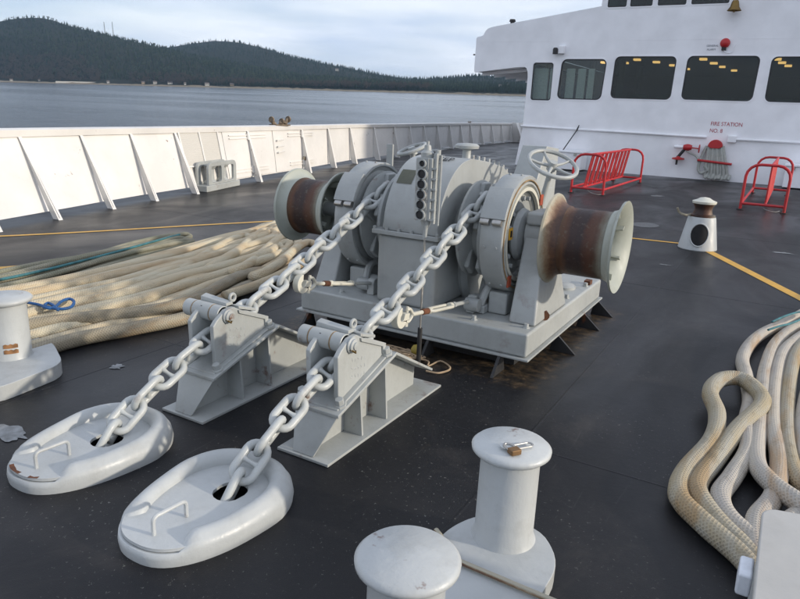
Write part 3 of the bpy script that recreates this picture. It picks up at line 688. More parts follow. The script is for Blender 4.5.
def window(P, par, axis='y', w0=YF, sgn=-1, gm=M_GLASS):
    c = (sum(p[0] for p in P) / len(P), sum(p[1] for p in P) / len(P))
    def sc2(k, d=0): 
        out_ = []
        for p in P:
            v = Vector((p[0] - c[0], p[1] - c[1])); L_ = v.length; out_.append((c[0] + v.x * (1 + d / L_), c[1] + v.y * (1 + d / L_)))
        return out_
    def ringm(A, B, wa, wb):
        m = MB(); n = len(A)
        def Q(p, w_): return (p[0], w_, p[1]) if axis == 'y' else (w_, p[0], p[1])
        vs = [Q(p, wa) for p in A] + [Q(p, wa) for p in B] + [Q(p, wb) for p in B] + [Q(p, wb) for p in A]
        fs = []
        for i in range(n):
            j = (i + 1) % n
            for a in range(4): fs.append((a * n + i, a * n + j, ((a + 1) % 4) * n + j, ((a + 1) % 4) * n + i))
        m.add(vs, fs); return m
    f1 = ringm(sc2(0, 0.035), sc2(0, -0.004), w0 + sgn * 0.012, w0 + 0.03 * -sgn).build('window_frame', M_HOUSE, par, smooth=40)
    g = ringm(sc2(0, -0.004), sc2(0, -0.05), w0 - sgn * 0.014, w0 - sgn * 0.04).build('window_gasket', M_DARKTRIM, f1, smooth=40)
    m = MB(); ps = sc2(0, -0.03); m.slab(ps, axis, w0 - sgn * 0.022, w0 - sgn * 0.03); m.build('pane', gm, f1)
M_GLASS2 = glass('light_window_glass', (0.80, 0.85, 0.83), 0.02)
for i, P in enumerate(WINS + UPW): window(P, hr, gm=M_GLASS2 if i < 2 else M_GLASS)
# port side wall with windows
SW = [rrect(y, y + 1.25, 2.2, 3.35, 0, 0.1) for y in (22.75, 24.3, 25.85, 27.4, 28.95)]
so_ = [(YF + 0.072, -0.12), (46, -0.12), (46, 3.6), (YF + 0.072, 3.6)]
holed_wall(so_, SW, -8.20, -8.13, 'x').build('side_wall', M_HOUSE, hr)
for P in SW: window(P, hr, 'x', -8.20, -1, M_CLEAR)
holed_wall([(YF + .09, 1.3), (33.8, 1.3), (33.8, 3.65), (YF + .09, 3.65)], [[(p[0], p[1]) for p in rrect(y - .04, y + 1.29, 2.16, 3.39, 0, .1)] for y in (22.75, 24.3, 25.85, 27.4, 28.95)], -8.129, -8.11, 'x').build('wall_lining', M_LINING, hr)
for xa, xb2 in ((-8.10, -7.62), (-7.56, -7.22), (-7.00, -6.72), (-6.62, -6.36), (-6.28, -6.08)): MB().box(xa, xb2, 22.72, 22.76, 1.37, 3.2).build('added_bright_panel', M_LINING, hr)  # panels added behind the first two front windows to make them look lighter
# overhanging wing: underside, end and roof
m = MB(); m.hexa([(-10.15, YF + .073, 3.05), (-8.21, YF + .073, 3.22), (-8.21, 30, 3.22), (-10.15, 30, 3.05)], [(-10.15, YF + .073, 3.11), (-8.21, YF + .073, 3.28), (-8.21, 30, 3.28), (-10.15, 30, 3.11)]); m.box(-10.19, -10.12, YF + .073, 30, 3.121, 4.2); m.hexa([(-10.12, YF + .073, 4.1), (-6.0, YF + .073, 4.7), (-6.0, 30, 4.7), (-10.12, 30, 4.1)], [(-10.12, YF + .073, 4.2), (-6.0, YF + .073, 4.95), (-6.0, 30, 4.95), (-10.12, 30, 4.2)])
m.build('bridge_wing', M_HOUSE, hr)
for y in (22.9, 24, 25.1, 26.2, 27.3, 28.4): MB().hexa([(-10.1, y, 2.95), (-8.22, y, 3.12), (-8.22, y + .05, 3.12), (-10.1, y + .05, 2.95)], [(-10.1, y, 3.048), (-8.22, y, 3.215), (-8.22, y + .05, 3.215), (-10.1, y + .05, 3.048)]).build('deck_beam', M_HOUSE, hr)
m = MB(); m.box(-5.98, 6.5, YF + .073, 34, 6.2, 6.35); m.box(-5.98, -5.9, YF + .073, 34, 4.951, 6.198); m.build('upper_deck', M_HOUSE, hr)
m = MB(); m.box(6.42, 6.5, YF + .073, 46, -.12, 6.198); m.build('side_wall', M_HOUSE, hr)
for x in (-7.27, -3.46, -1.22): MB().box(x - .006, x + .006, YF - .0035, YF + .001, 0.0, 2.16).build('plate_seam', M_HOUSE, hr)
for z in (4.02,): MB().box(-10.1, 6.4, YF - .0035, YF + .001, z - .006, z + .006).build('plate_seam', M_HOUSE, hr)
# passenger saloon seen through the windows
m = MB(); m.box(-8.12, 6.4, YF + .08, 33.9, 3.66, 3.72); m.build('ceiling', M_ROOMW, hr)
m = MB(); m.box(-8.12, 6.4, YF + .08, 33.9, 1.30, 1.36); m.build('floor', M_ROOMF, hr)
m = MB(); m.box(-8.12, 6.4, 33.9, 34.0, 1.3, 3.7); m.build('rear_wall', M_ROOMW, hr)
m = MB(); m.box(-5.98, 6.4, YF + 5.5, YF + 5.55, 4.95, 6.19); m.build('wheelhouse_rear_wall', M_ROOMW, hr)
for x in (-6.75, -5.75, 0.2): 
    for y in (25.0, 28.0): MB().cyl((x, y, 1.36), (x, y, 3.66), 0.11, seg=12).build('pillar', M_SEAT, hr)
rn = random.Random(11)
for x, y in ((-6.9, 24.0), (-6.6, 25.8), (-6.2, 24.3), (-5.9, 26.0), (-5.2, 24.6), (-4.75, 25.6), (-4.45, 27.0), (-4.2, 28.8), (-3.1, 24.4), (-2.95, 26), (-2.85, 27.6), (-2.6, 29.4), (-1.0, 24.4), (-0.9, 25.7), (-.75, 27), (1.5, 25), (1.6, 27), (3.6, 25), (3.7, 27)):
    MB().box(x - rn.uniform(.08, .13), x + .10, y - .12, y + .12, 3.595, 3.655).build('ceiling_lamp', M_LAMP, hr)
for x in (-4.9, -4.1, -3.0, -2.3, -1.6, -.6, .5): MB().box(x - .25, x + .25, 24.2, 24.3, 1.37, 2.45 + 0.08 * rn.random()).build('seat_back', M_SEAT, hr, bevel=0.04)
# guard rail moulding, pipe
m = MB(); m.cyl((-8.30, YF - .03, 1.31), (-3.0, YF - .05, 1.26), 0.035, seg=8); m.cyl((-3.0, YF - .05, 1.26), (-2.42, YF - .05, 1.255), 0.035, seg=8); m.build('moulding', M_HOUSE, hr)
m = MB(); m.cyl((-1.62, YF - .05, 1.235), (6.4, YF - .05, 1.24), 0.035, seg=8); m.build('moulding', M_HOUSE, hr)
MB().box(-1.84, -1.60, YF - .12, YF - .001, 1.13, 1.34).build('junction_box', M_HOUSE, hr, bevel=0.03)
text('FIRE STATION', 'lettering', 0.16, (-2.37, YF - .003, 1.60), (R(90), 0, 0), M_REDTXT, hr, sx=0.86)
text('NO. 8', 'lettering', 0.16, (-2.37, YF - .003, 1.40), (R(90), 0, 0), M_REDTXT, hr, sx=0.86)
text('GENERAL', 'lettering', 0.075, (-2.82, YF - .003, 3.81), (R(90), 0, 0), M_GRTXT, hr)
text('ALARM', 'lettering', 0.075, (-2.80, YF - .003, 3.71), (R(90), 0, 0), M_GRTXT, hr)
# alarm gong, brass bell, camera, lamp on the wall
r_ = thing('alarm_bell', (-2.33, YF, 3.80), 'round red alarm bell on the white wall above the windows', 'alarm bell')
MB().lathe([(0, -.11), (.07, -.10), (.12, -.06), (.135, -.02), (.11, -.0), (0, 0)], (-2.33, YF - .03, 3.90), 'y', 20).build('gong', M_RED, r_)
m = MB(); m.box(-2.40, -2.28, YF - .09, YF - .001, 3.70, 3.80); m.build('striker_box', M_BLACK, r_, bevel=.01)
MB().tube(catmull([(-2.33, YF - .06, 3.70), (-2.25, YF - .05, 3.64), (-2.12, YF - .03, 3.66), (-2.07, YF - .02, 3.86)], 5), 0.012, 6).build('conduit', M_HOUSE, r_)
r_ = thing('ship_bell', (-2.22, YF - .22, 4.72), 'small brass bell hanging high on the white wall', 'bell')
MB().lathe([(0.19, 0.0), (.175, .02), (.12, .10), (.095, .22), (.07, .27), (0, .28)], (-2.22, YF - .22, 4.74), 'z', 20).build('bell_body', M_BRASS, r_)
m = MB(); m.cyl((-2.22, YF - .22, 5.0), (-2.22, YF - .22, 5.1), .02, seg=8); m.cyl((-2.22, YF - .24, 5.09), (-2.22, YF, 5.12), .02, seg=8); m.build('bracket', M_HOUSE, r_)
MB().lathe([(0, -.03), (.03, -.02), (.03, .02), (0, .03)], (-2.22, YF - .22, 4.72), 'z', 8).build('clapper', M_BRASS, r_)
r_ = thing('security_camera', (-7.25, YF, 3.65), 'black security camera on a white bracket above the second window', 'camera')
MB().box(-7.22, -7.02, YF - .14, YF - .001, 3.62, 3.86).build('bracket', M_HOUSE, r_, bevel=.02)
MB().lathe([(0, -.10), (.08, -.09), (.085, .05), (.06, .10), (0, .11)], (-7.31, YF - .14, 3.70), 'z', 14).build('camera_dome', M_BLACK, r_)
r_ = thing('wing_lamp', (-9.0, YF + .2, 4.62), 'small dark lamp on the sloping wing roof', 'lamp')
MB().lathe([(0, 0), (.07, 0), (.07, .08), (.11, .1), (.09, .17), (0, .18)], (-9.0, YF + .2, 4.57), 'z', 12).build('lamp_body', M_BLACK, r_)
m = MB(); m.box(-10.32, -10.2, YF + .1, YF + .16, 3.60, 3.64); tag(m.build('wing_bracket', M_BLACK), 'tiny dark bracket sticking out from the wing end', 'bracket')
# pole leaning on the wall
a = py(557, 158, YF - .35); b = py(577, 130, YF - .06)
r_ = thing('boat_hook', (a.x, a.y, 0), 'thin dark pole leaning on the wall left of the red bicycle rack', 'pole')
MB().cyl((a.x - .15, YF - .5, 0.0), b, .018, seg=8).build('shaft', M_BLACK, r_); MB().cyl(b, b + Vector((.05, 0, .16)), .03, .012, 8).build('tip', M_BLACK, r_)
def locker(x0, x1, y0, y1, h, lab):
    r_ = thing('deck_locker', ((x0 + x1) / 2, (y0 + y1) / 2, 0), lab, 'locker'); MB().box(x0, x1, y0, y1, .03, h - .06).build('body', M_HOUSE, r_, bevel=.02)
    MB().box(x0 - .03, x1 + .03, y0 - .03, y1 + .02, h - .058, h).build('lid', M_HOUSE, r_, bevel=.015)
    for x in (x0 + .2, x1 - .2): MB().box(x - .04, x + .04, y0 - .05, y0 - .001, h - .14, h - .062).build('latch', M_STEEL, r_)
locker(-7.1, -5.9, 21.6, 22.3, 0.62, 'low white deck locker against the wall behind the slatted red rack')
locker(-0.2, 1.5, 21.5, 22.3, 0.66, 'low white deck locker behind the rack at the right edge')
# fire station: hydrant valve and hose rack
r_ = thing('fire_hydrant_valve', (-2.9, YF, .5), 'red fire valve with handwheels on the white wall beside the hose', 'fire valve')
MB().cyl((-3.2, YF - .001, .93), (-3.2, YF - .22, .93), .05, seg=10).cyl((-3.26, YF - .2, .93), (-2.98, YF - .2, .93), .045, seg=10).build('pipe', M_HOUSE, r_)
MB().lathe([(0, -.12), (.07, -.12), (.10, -.03), (.10, .03), (.07, .12), (0, .12)], (-2.88, YF - .2, .93), 'x', 14).build('valve_body', M_RED, r_)
MB().cyl((-2.8, YF - .2, .93), (-2.55, YF - .2, .91), .018, seg=8).lathe([(0.02, -.015), (.12, -.012), (.13, 0), (.12, .012), (.02, .015)], (-2.55, YF - .2, .91), 'x', 14).build('handwheel', M_RED, r_)
MB().cyl((-2.95, YF - .2, .88), (-3.12, YF - .2, .62), .045, seg=8).cyl((-3.13, YF - .2, .66), (-3.13, YF - .2, .40), .03, seg=8).build('nozzle_branch', M_BLACK, r_)
MB().lathe([(0, -.04), (.06, -.04), (.18, -.02), (.18, .02), (.06, .05), (0, .14)], (-3.1, YF - .2, .58), 'z', 14).build('lower_handwheel', M_RED, r_)
r_ = thing('fire_hose_rack', (-2.0, YF, 0.05), 'pale folded fire hose hanging under a red saddle on the wall', 'fire hose')
for k in range(9):
    x0 = -2.14 + (k - 4) * .055; x1 = -2.02 + (k - 4) * .088; yy = YF - .10 - .02 * (k % 2)
    P = [(x0, yy, 1.02), (x0 + (x1 - x0) * .3, yy - .03, .75), (x0 + (x1 - x0) * .75, yy - .05, .4), (x1, yy - .03, .10 + .03 * (k % 3)), (x1 + .04, yy - .06, .07 + .02 * (k % 2)), (x1 + .06, yy - .02, .2)]
    if k == 0: P = [(x0, yy, 1.0), (-2.45, yy - .03, .7), (-2.50, yy - .05, .35), (-2.40, yy - .05, .2), (-2.25, yy - .08, .3), (-2.33, yy - .1, .42)]
    MB().tube(catmull(P, 6), 0.044, 8, uvs=True).build('hose_fold', M_HOSE, r_)
MB().slab(arcpts((-2.13, 1.0), .20, 0, 180, 10) + [(-2.24, .95), (-2.02, .95)], 'y', YF - .20, YF - .001).build('saddle', M_RED, r_, bevel=.01)
m = MB(); m.cyl((-2.55, YF - .21, .58), (-1.60, YF - .21, .52), .035, seg=8); m.cyl((-2.52, YF - .21, .58), (-2.52, YF, .58), .02, seg=6); m.cyl((-1.63, YF - .21, .52), (-1.63, YF, .52), .02, seg=6); m.build('retaining_bar', M_RED, r_)
MB().tube(catmull([(-2.52, YF - .15, .52), (-2.6, YF - .16, .68), (-2.85, YF - .2, .80), (-2.9, YF - .2, .86)], 5), .03, 8, uvs=True).build('hose_tail', M_HOSE, r_)

# ================================================================ RED BICYCLE RACKS
def hoop(m, x0, x1, y, h, rr=.24, t=.028, dx=0.0):
    P = [(x0, y, 0.02), (x0, y, h - rr)] + [(x0 + rr - rr * math.cos(R(a)), y, h - rr + rr * math.sin(R(a))) for a in (22, 45, 67, 90)] + \
        [(x1 - rr + rr * math.sin(R(a)), y, h - rr + rr * math.cos(R(a))) for a in (0, 22, 45, 67, 90)] + [(x1, y, 0.02)]
    m.tube(P, t, 10)
def rack(x0, x1, y0, y1, h, slx, lab, ns, lean, dense):
    r_ = thing('bicycle_rack', ((x0 + x1) / 2, (y0 + y1) / 2, 0), lab, 'bicycle rack', 'red tubular bicycle racks')
    for y in (y0, y1): m = MB(); hoop(m, x0, x1, y, h); m.build('end_hoop', M_RED, r_)
    for x in (x0, x1): MB().cyl((x, y0, .13), (x, y1, .13), .026, seg=8).build('base_rail', M_RED, r_)
    for y in (y0, y1): MB().cyl((x0, y, .13), (x1, y, .13), .026, seg=8).build('cross_rail', M_RED, r_)
    for x in (x0, x1):
        for y in (y0, y1): MB().lathe([(0, 0), (.07, 0), (.07, .015), (.035, .02), (0, .02)], (x, y, 0.001), 'z', 12).build('foot', M_BLACK, r_)
    xb, xt = slx
    MB().cyl((xb, y0, .145), (xb, y1, .145), .024, seg=8).build('lower_bar', M_RED, r_); MB().cyl((xt, y0, h - .0), (xt, y1, h - .0), .026, seg=8).build('upper_bar', M_RED, r_)
    for k in range(ns):
        y = y0 + (y1 - y0) * (k + .5) / ns; d = 0.03
        for s_ in (-1, 1) if dense else (0,):
            MB().cyl((xb, y + s_ * .075, .15), (xt, y + s_ * .075, h - .01), .019, seg=6).build('slat', M_RED, r_)
    m = MB(); MB().tube(catmull([(x0 + .3, y0 + .1, .14), (x0 + .45, y0 - .02, .05), (x0 + .62, y0 + .05, .012), (x0 + .7, y0 + .3, .012)], 6), .008, 6).build('chain_lock', M_STEEL, r_)
rack(-4.30, -3.58, 15.2, 19.3, 0.88, (-4.05, -3.93), 'low red bicycle rack with a dense row of slats behind the right drum', 10, 0, True)
rack(-0.80, -0.02, 15.15, 19.2, 0.91, (-0.37, -0.37), 'red bicycle rack seen end on at the right edge of the deck', 9, 0, True)

# ================================================================ PEDESTAL ROLLER on the line
bx, by = -0.955, 9.82
r_ = thing('pedestal_roller', (bx, by, 0), 'grey cone pedestal with a rusty roller and a dark-painted round opening on the yellow line', 'pedestal roller')
prof = [(0.245, 0.0), (0.25, .01), (.178, .42), (.17, .44), (0, .44)]
m = MB(); m.lathe(prof, (bx, by, 0), 'z', 32); m.build('pedestal', M_PALE, r_)
d_ = (Vector((0, 0, HC)) - Vector((bx, by, .2))).normalized(); ang = math.atan2(-by, -bx) 
fx, fy = math.cos(ang), math.sin(ang)
def ovalring(rx, rz, off, t, name, mat, fill=False):
    m = MB(); n = 24; P = []
    for i in range(n):
        a = 2 * PI * i / n; lx, lz = rx * math.cos(a), 0.215 + rz * math.sin(a); rad = 0.2530 - 0.1756 * lz; c_ = math.sqrt(max(0.0, rad * rad - lx * lx)) + off
        P.append(Vector((bx + fx * c_ - fy * lx, by + fy * c_ + fx * lx, lz)))
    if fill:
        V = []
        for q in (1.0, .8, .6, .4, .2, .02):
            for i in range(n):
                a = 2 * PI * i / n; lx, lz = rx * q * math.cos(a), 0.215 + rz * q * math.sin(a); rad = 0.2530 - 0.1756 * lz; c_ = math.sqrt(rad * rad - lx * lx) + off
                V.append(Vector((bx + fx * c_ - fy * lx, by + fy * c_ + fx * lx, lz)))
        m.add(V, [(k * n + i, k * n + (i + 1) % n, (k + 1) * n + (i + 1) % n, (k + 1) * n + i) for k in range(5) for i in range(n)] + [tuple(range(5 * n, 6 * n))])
    else: m.tube(P, t, 6, closed=True)
    m.build(name, mat, r_)
ovalring(.108, .145, .006, .0, 'opening', M_SHADEBLK, True); ovalring(.112, .15, .004, .010, 'opening_rim', M_PALE)  # opening is a dark skin on the closed cone, its shade put into colour
MB().lathe([(0, .44), (.165, .441), (.165, .465), (.125, .475), (.11, .53), (.115, .57), (.135, .60), (.14, .615), (0, .615)], (bx, by, 0), 'z', 28).build('roller', M_DRUM, r_)
MB().lathe([(0, .616), (.15, .616), (.155, .645), (.10, .665), (.06, .69), (0, .70)], (bx, by, 0), 'z', 24).build('cap', M_CREAM, r_)
MB().tube(catmull([(bx - .14, by - .08, .46), (bx - .20, by - .16, .455), (bx - .28, by - .12, .48), (bx - .31, by - .14, .54)], 6), .016, 6, uvs=True).build('cord', M_ROPED, r_)

# ================================================================ FAIRLEAD ROLLER by the bulwark
fy0 = 8.95; fxx = side(9.4)[0]
fa = Vector((-9.50, 9.12, 0)); fb = Vector((-9.92, 10.45, 0)); t_ = (fb - fa).normalized(); n_ = Vector((t_.y, -t_.x, 0)); Lf = (fb - fa).length
FM = Matrix((t_, -n_, Vector((0, 0, 1)))).transposed().to_4x4(); FM.translation = fa       # local x along, y inboard(-n)...
if (FM @ Vector((0, 1, 0)) - fa).x > 0: sgn = -1
else: sgn = 1
def FL(x, y, z): return FM @ Vector((x, sgn * y, z))
r_ = thing('roller_fairlead', (fa + fb) / 2, 'grey two roller fairlead standing against the white bulwark under the mesh screen', 'fairlead')
def fbox(m, x0, x1, y0, y1, z0, z1):
    m.hexa([FL(x0, y0, z0), FL(x1, y0, z0), FL(x1, y1, z0), FL(x0, y1, z0)], [FL(x0, y0, z1), FL(x1, y0, z1), FL(x1, y1, z1), FL(x0, y1, z1)])
m = MB(); fbox(m, 0, Lf, 0, .33, 0, .12); m.build('base', M_GREY, r_, bevel=.015)
for y0 in (.02, .25):                                   # two portal frames with round cornered openings
    O = [(.12, .12), (.12, .42)] + arcpts((.24, .42), .12, 180, 90, 5)[1:] + arcpts((Lf - .24, .42), .12, 90, 0, 5) + [(Lf - .12, .12)]
    Ho = [rrect(.24, Lf / 2 - .05, .16, .46, 0, .05), rrect(Lf / 2 + .05, Lf - .24, .16, .46, 0, .05)]
    m0 = holed_wall(O, Ho, y0, y0 + .05); m0.v = [FL(v.x, v.y, v.z) for v in m0.v]; m0.build('frame', M_GREY, r_, bevel=.008)
for x in (.24 + (Lf / 2 - .29) / 2, Lf / 2 + .05 + (Lf / 2 - .29) / 2):
    c = FL(x, .17, 0); MB().lathe([(0, .121), (.135, .122), (.13, .15), (.085, .2), (.075, .3), (.085, .4), (.13, .45), (.135, .48), (0, .485)], c, 'z', 20).build('roller', M_GREY, r_)

# ================================================================ BOLLARDS
def bollard(m_, cx_, cy_, h, r_, rc, par, capname='cap'):
    MB().lathe([(r_ + .012, .075), (r_, .10), (r_ * .985, h - .06), (r_ * 1.02, h - .03)], (cx_, cy_, 0), 'z', 40).build('post', m_, par)
    return MB().lathe([(r_ * .9, h - .045), (rc - .012, h - .036), (rc, h - .024), (rc + .001, h - .012), (rc - .012, h), (0, h + .003)], (cx_, cy_, 0), 'z', 48).build(capname, m_, par, smooth=60)
def rbase(m_, poly, h, par):
    P = []; n = len(poly)
    for i in range(n):                                  # round the corners
        p, a, b = Vector(poly[i]), Vector(poly[i - 1]), Vector(poly[(i + 1) % n]); d1 = (a - p); d2 = (b - p); q = min(.11, d1.length * .45, d2.length * .45)
        s_, e_ = p + d1.normalized() * q, p + d2.normalized() * q
        for k in range(6): t = k / 5; P.append(((1 - t) ** 2 * s_ + 2 * t * (1 - t) * p + t * t * e_)[:])
    return MB().slab(P, 'z', 0.0, h).build('base', m_, par, bevel=.022, seg=4)
r_ = thing('double_bollard', (-0.74, 1.8, 0), 'grey double bollard in the foreground, padlock on its rear cap', 'bollard', 'mooring bollards')
rbase(M_PALE, [(-0.93, 1.15), (-0.51, 1.15), (-0.49, 2.13), (-0.62, 2.30), (-0.86, 2.26), (-0.93, 2.1)], .075, r_)
bollard(M_PALE, -.732, 2.175, .47, .113, .148, r_); bollard(M_PALE, -.735, 1.395, .47, .112, .148, r_)
p0 = pz(460, 562, .09); p1 = pz(548, 599, .09)
MB().tube([p0 + Vector((-.16, .12, 0)), p0, p1, p1 + (p1 - p0)], .011, 8).build('old_bar', M_FLRUST, r_)
pl = thing('padlock', (-.72, 2.18, .474), 'brown brass padlock lying on the rear bollard cap with a steel hasp', 'padlock')
c = pz(513, 449, .488); c2 = pz(538, 446, .48)
ax = Vector((c2.x - c.x, c2.y - c.y, 0)).normalized(); ay = Vector((-ax.y, ax.x, 0))
PM = Matrix((ax, ay, Vector((0, 0, 1)))).transposed().to_4x4(); PM.translation = Vector((c.x, c.y, .4735))
body = MB().box(-.022, .020, -.028, .006, .001, .022, PM).build('lock_body', M_PADL, pl, bevel=.004)
def LP(x, y, z): return PM @ Vector((x, y, z))
MB().tube(catmull([LP(-.018, .0, .016), LP(-.018, .03, .016), LP(-.005, .042, .016), LP(.012, .03, .016), LP(.014, .0, .016)], 6), .0045, 8).build('shackle', M_STEEL, pl)
MB().tube([LP(*q) for q in [(-.01, .034, .008), (.085, .034, .008), (.095, .026, .008), (.095, .012, .008), (.085, .004, .008), (-.005, .008, .006)]], .0042, 8).build('hasp', M_STEEL, pl)
MB().lathe([(0, 0), (.026, 0), (.026, .003), (0, .003)], LP(-.005, .036, .010), 'z', 16).build('hasp_plate', M_PALE, pl)

r_ = thing('double_bollard', (-4.0, 2.2, 0), 'grey bollard at the left edge beside the tan ropes, rust scrapes on its base', 'bollard', 'mooring bollards')
rbase(M_PALE, [(-4.75, 1.78), (-3.56, 1.80), (-3.62, 2.26), (-4.0, 2.44), (-4.75, 2.5)], .09, r_)
bollard(M_PALE, -3.99, 2.16, .47, .115, .15, r_); bollard(M_PALE, -4.6, 2.2, .47, .115, .15, r_)
for dz in (.17, .135): 
    a0 = math.atan2(-2.16 - 0, 3.99); m = MB(); vs = []
    for i in range(7):
        a = R(-48 + i * 6.5); 
        for z in (dz, dz + .022 + .006 * (i % 2)): vs.append((-3.99 + .1175 * math.cos(a), 2.16 + .1175 * math.sin(a), z))
    m.add(vs, [(2 * i, 2 * i + 2, 2 * i + 3, 2 * i + 1) for i in range(6)]); m.build('rust_scrape', simple('orange_rust', (0.24, 0.12, 0.05), .9, var=.6), r_)

# ================================================================ CHAIN PIPE COLLARS
def collar(dx, dy, lab, seed):
    cx_, cy_ = -1.862 + dx, 1.725 + dy
    r_ = thing('chain_pipe_collar', (cx_, cy_, 0), lab, 'chain pipe', 'chain pipes with hinged lids')
    n = 64; rows = []
    a_, b_ = .292, .372                                   # half width x, half length y of the outer foot
    def outl(k, ins):
        t = 2 * PI * k / n; c_, s_ = math.cos(t), math.sin(t); e = 2 / 2.5
        x = (abs(c_) ** e) * (1 if c_ >= 0 else -1); y = (abs(s_) ** e) * (1 if s_ >= 0 else -1)
        taper = 1 - .17 * max(0, .35 - y)
        return (cx_ + (a_ - ins) * x * taper, cy_ + (b_ - ins) * y), y
    sm = lambda t: max(0, min(1, t)) ** 2 * (3 - 2 * max(0, min(1, t)))
    vs = []; prof_n = 12
    for k in range(n):
        (_, yy) = outl(k, 0)
        H = sm((yy + .80) / .07)                         # 0 at the open front end, 1 where the rim stands
        hb = .098 + .012 * sm((yy + .35) / 1.2)           # rim grows towards the back
        z_lid = .066
        zt = z_lid - .012 + H * (.054 + .018 * sm((yy + .4) / 1.2))
        wr = .090
        pr = [(0, 0.0), (-.004, .03), (.0, .055), (.004, z_lid - .01 + .02 * H)]
        if H < .02: pr += [(.012, zt), (.02, zt), (.03, zt), (.04, zt), (.05, zt), (.06, zt - .004), (.07, zt - .02), (.075, .0)]
        else:
            zb = z_lid - .01
            for a in (25, 50, 75, 100, 125, 150):
                pr.append((.01 + wr / 2 * (1 - math.cos(R(a))), zb + (zt - zb) * math.sin(R(a)) ** .8 if a <= 90 else zb + (zt - zb) * math.sin(R(a)) ** .9))
            pr += [(wr + .008, zb), (wr + .01, 0.0)]
            if len(pr) < 12: pr += [pr[-1]] * (12 - len(pr))
        for ins, z in pr[:12]: 
            (x, y), _ = outl(k, ins); vs.append((x, y, z))
    fs = []
    for k in range(n):
        j = (k + 1) % n
        for i in range(11): fs.append((k * 12 + i, j * 12 + i, j * 12 + i + 1, k * 12 + i + 1))
    m = MB(); m.add(vs, fs); m.build('coaming', M_PALE, r_, smooth=70)
    # lid with a notch for the chain
    LID = []
    for k in range(n):
        (x, y), yy = outl(k, .09 if yy_gt(k, n) else .012); LID.append((x, y))
    hole = [(-1.818 + dx + .068 * math.cos(2 * PI * i / 16) , 1.822 + .066 * math.sin(2 * PI * i / 16) - (.02 if math.sin(2 * PI * i / 16) < 0 else 0)) for i in range(16)]
    m = MB(); 
    m0 = holed_wall(LID, [hole], .058, .072); m0.v = [Vector((v.x, v.z, v.y)) for v in m0.v]; m0.build('lid', M_PALE, r_, bevel=.003)
    MB().lathe([(0.10, .0575), (.10, .012), (0, .012)], (-1.818 + dx, 1.822, 0), 'z', 20).build('throat_shade', M_SHADEBLK, r_)  # shallow black cup; the dark of the pipe is painted on
    hx, hy = cx_ + .02, cy_ - .215
    MB().tube([(hx - .0, hy - .075, .070), (hx + .0, hy - .075, .125)] + [(hx, hy - .075 + .02 * (1 - math.cos(R(a))), .125 + .02 * math.sin(R(a))) for a in (30, 60, 90)] + [(hx + .01, hy + .055 + .02 * math.sin(R(a)), .125 + .02 * math.cos(R(a))) for a in (0, 30, 60, 90)] + [(hx + .01, hy + .075, .070)], .0085, 8).build('handle', M_PALE, r_)
    if seed == 2:
        rnn = random.Random(6)
        for k0, k1 in ((36, 38), (44, 48), (50, 52), (25, 26)):
            m = MB(); vs = []
            for k in range(k0, k1 + 1):
                (x, y), _ = outl(k, .008 + .004 * rnn.random()); (x2, y2), _ = outl(k, .018 + .014 * rnn.random()); vs += [(x, y, .0725), (x2, y2, .0725)]
            m.add(vs, [(2 * i, 2 * i + 1, 2 * i + 3, 2 * i + 2) for i in range(len(vs) // 2 - 1)]); m.build('rust_patch', M_RUSTY, r_)
    return r_
def yy_gt(k, n): 
    s_ = math.sin(2 * PI * k / n); y = (abs(s_) ** .8) * (1 if s_ >= 0 else -1); return y > -.74
collar(0, 0, 'pale grey oval chain pipe collar with handled lid, nearest the camera', 1)
collar(-.80, .04, 'pale grey oval chain pipe collar on the left with rust along its lid edge', 2)

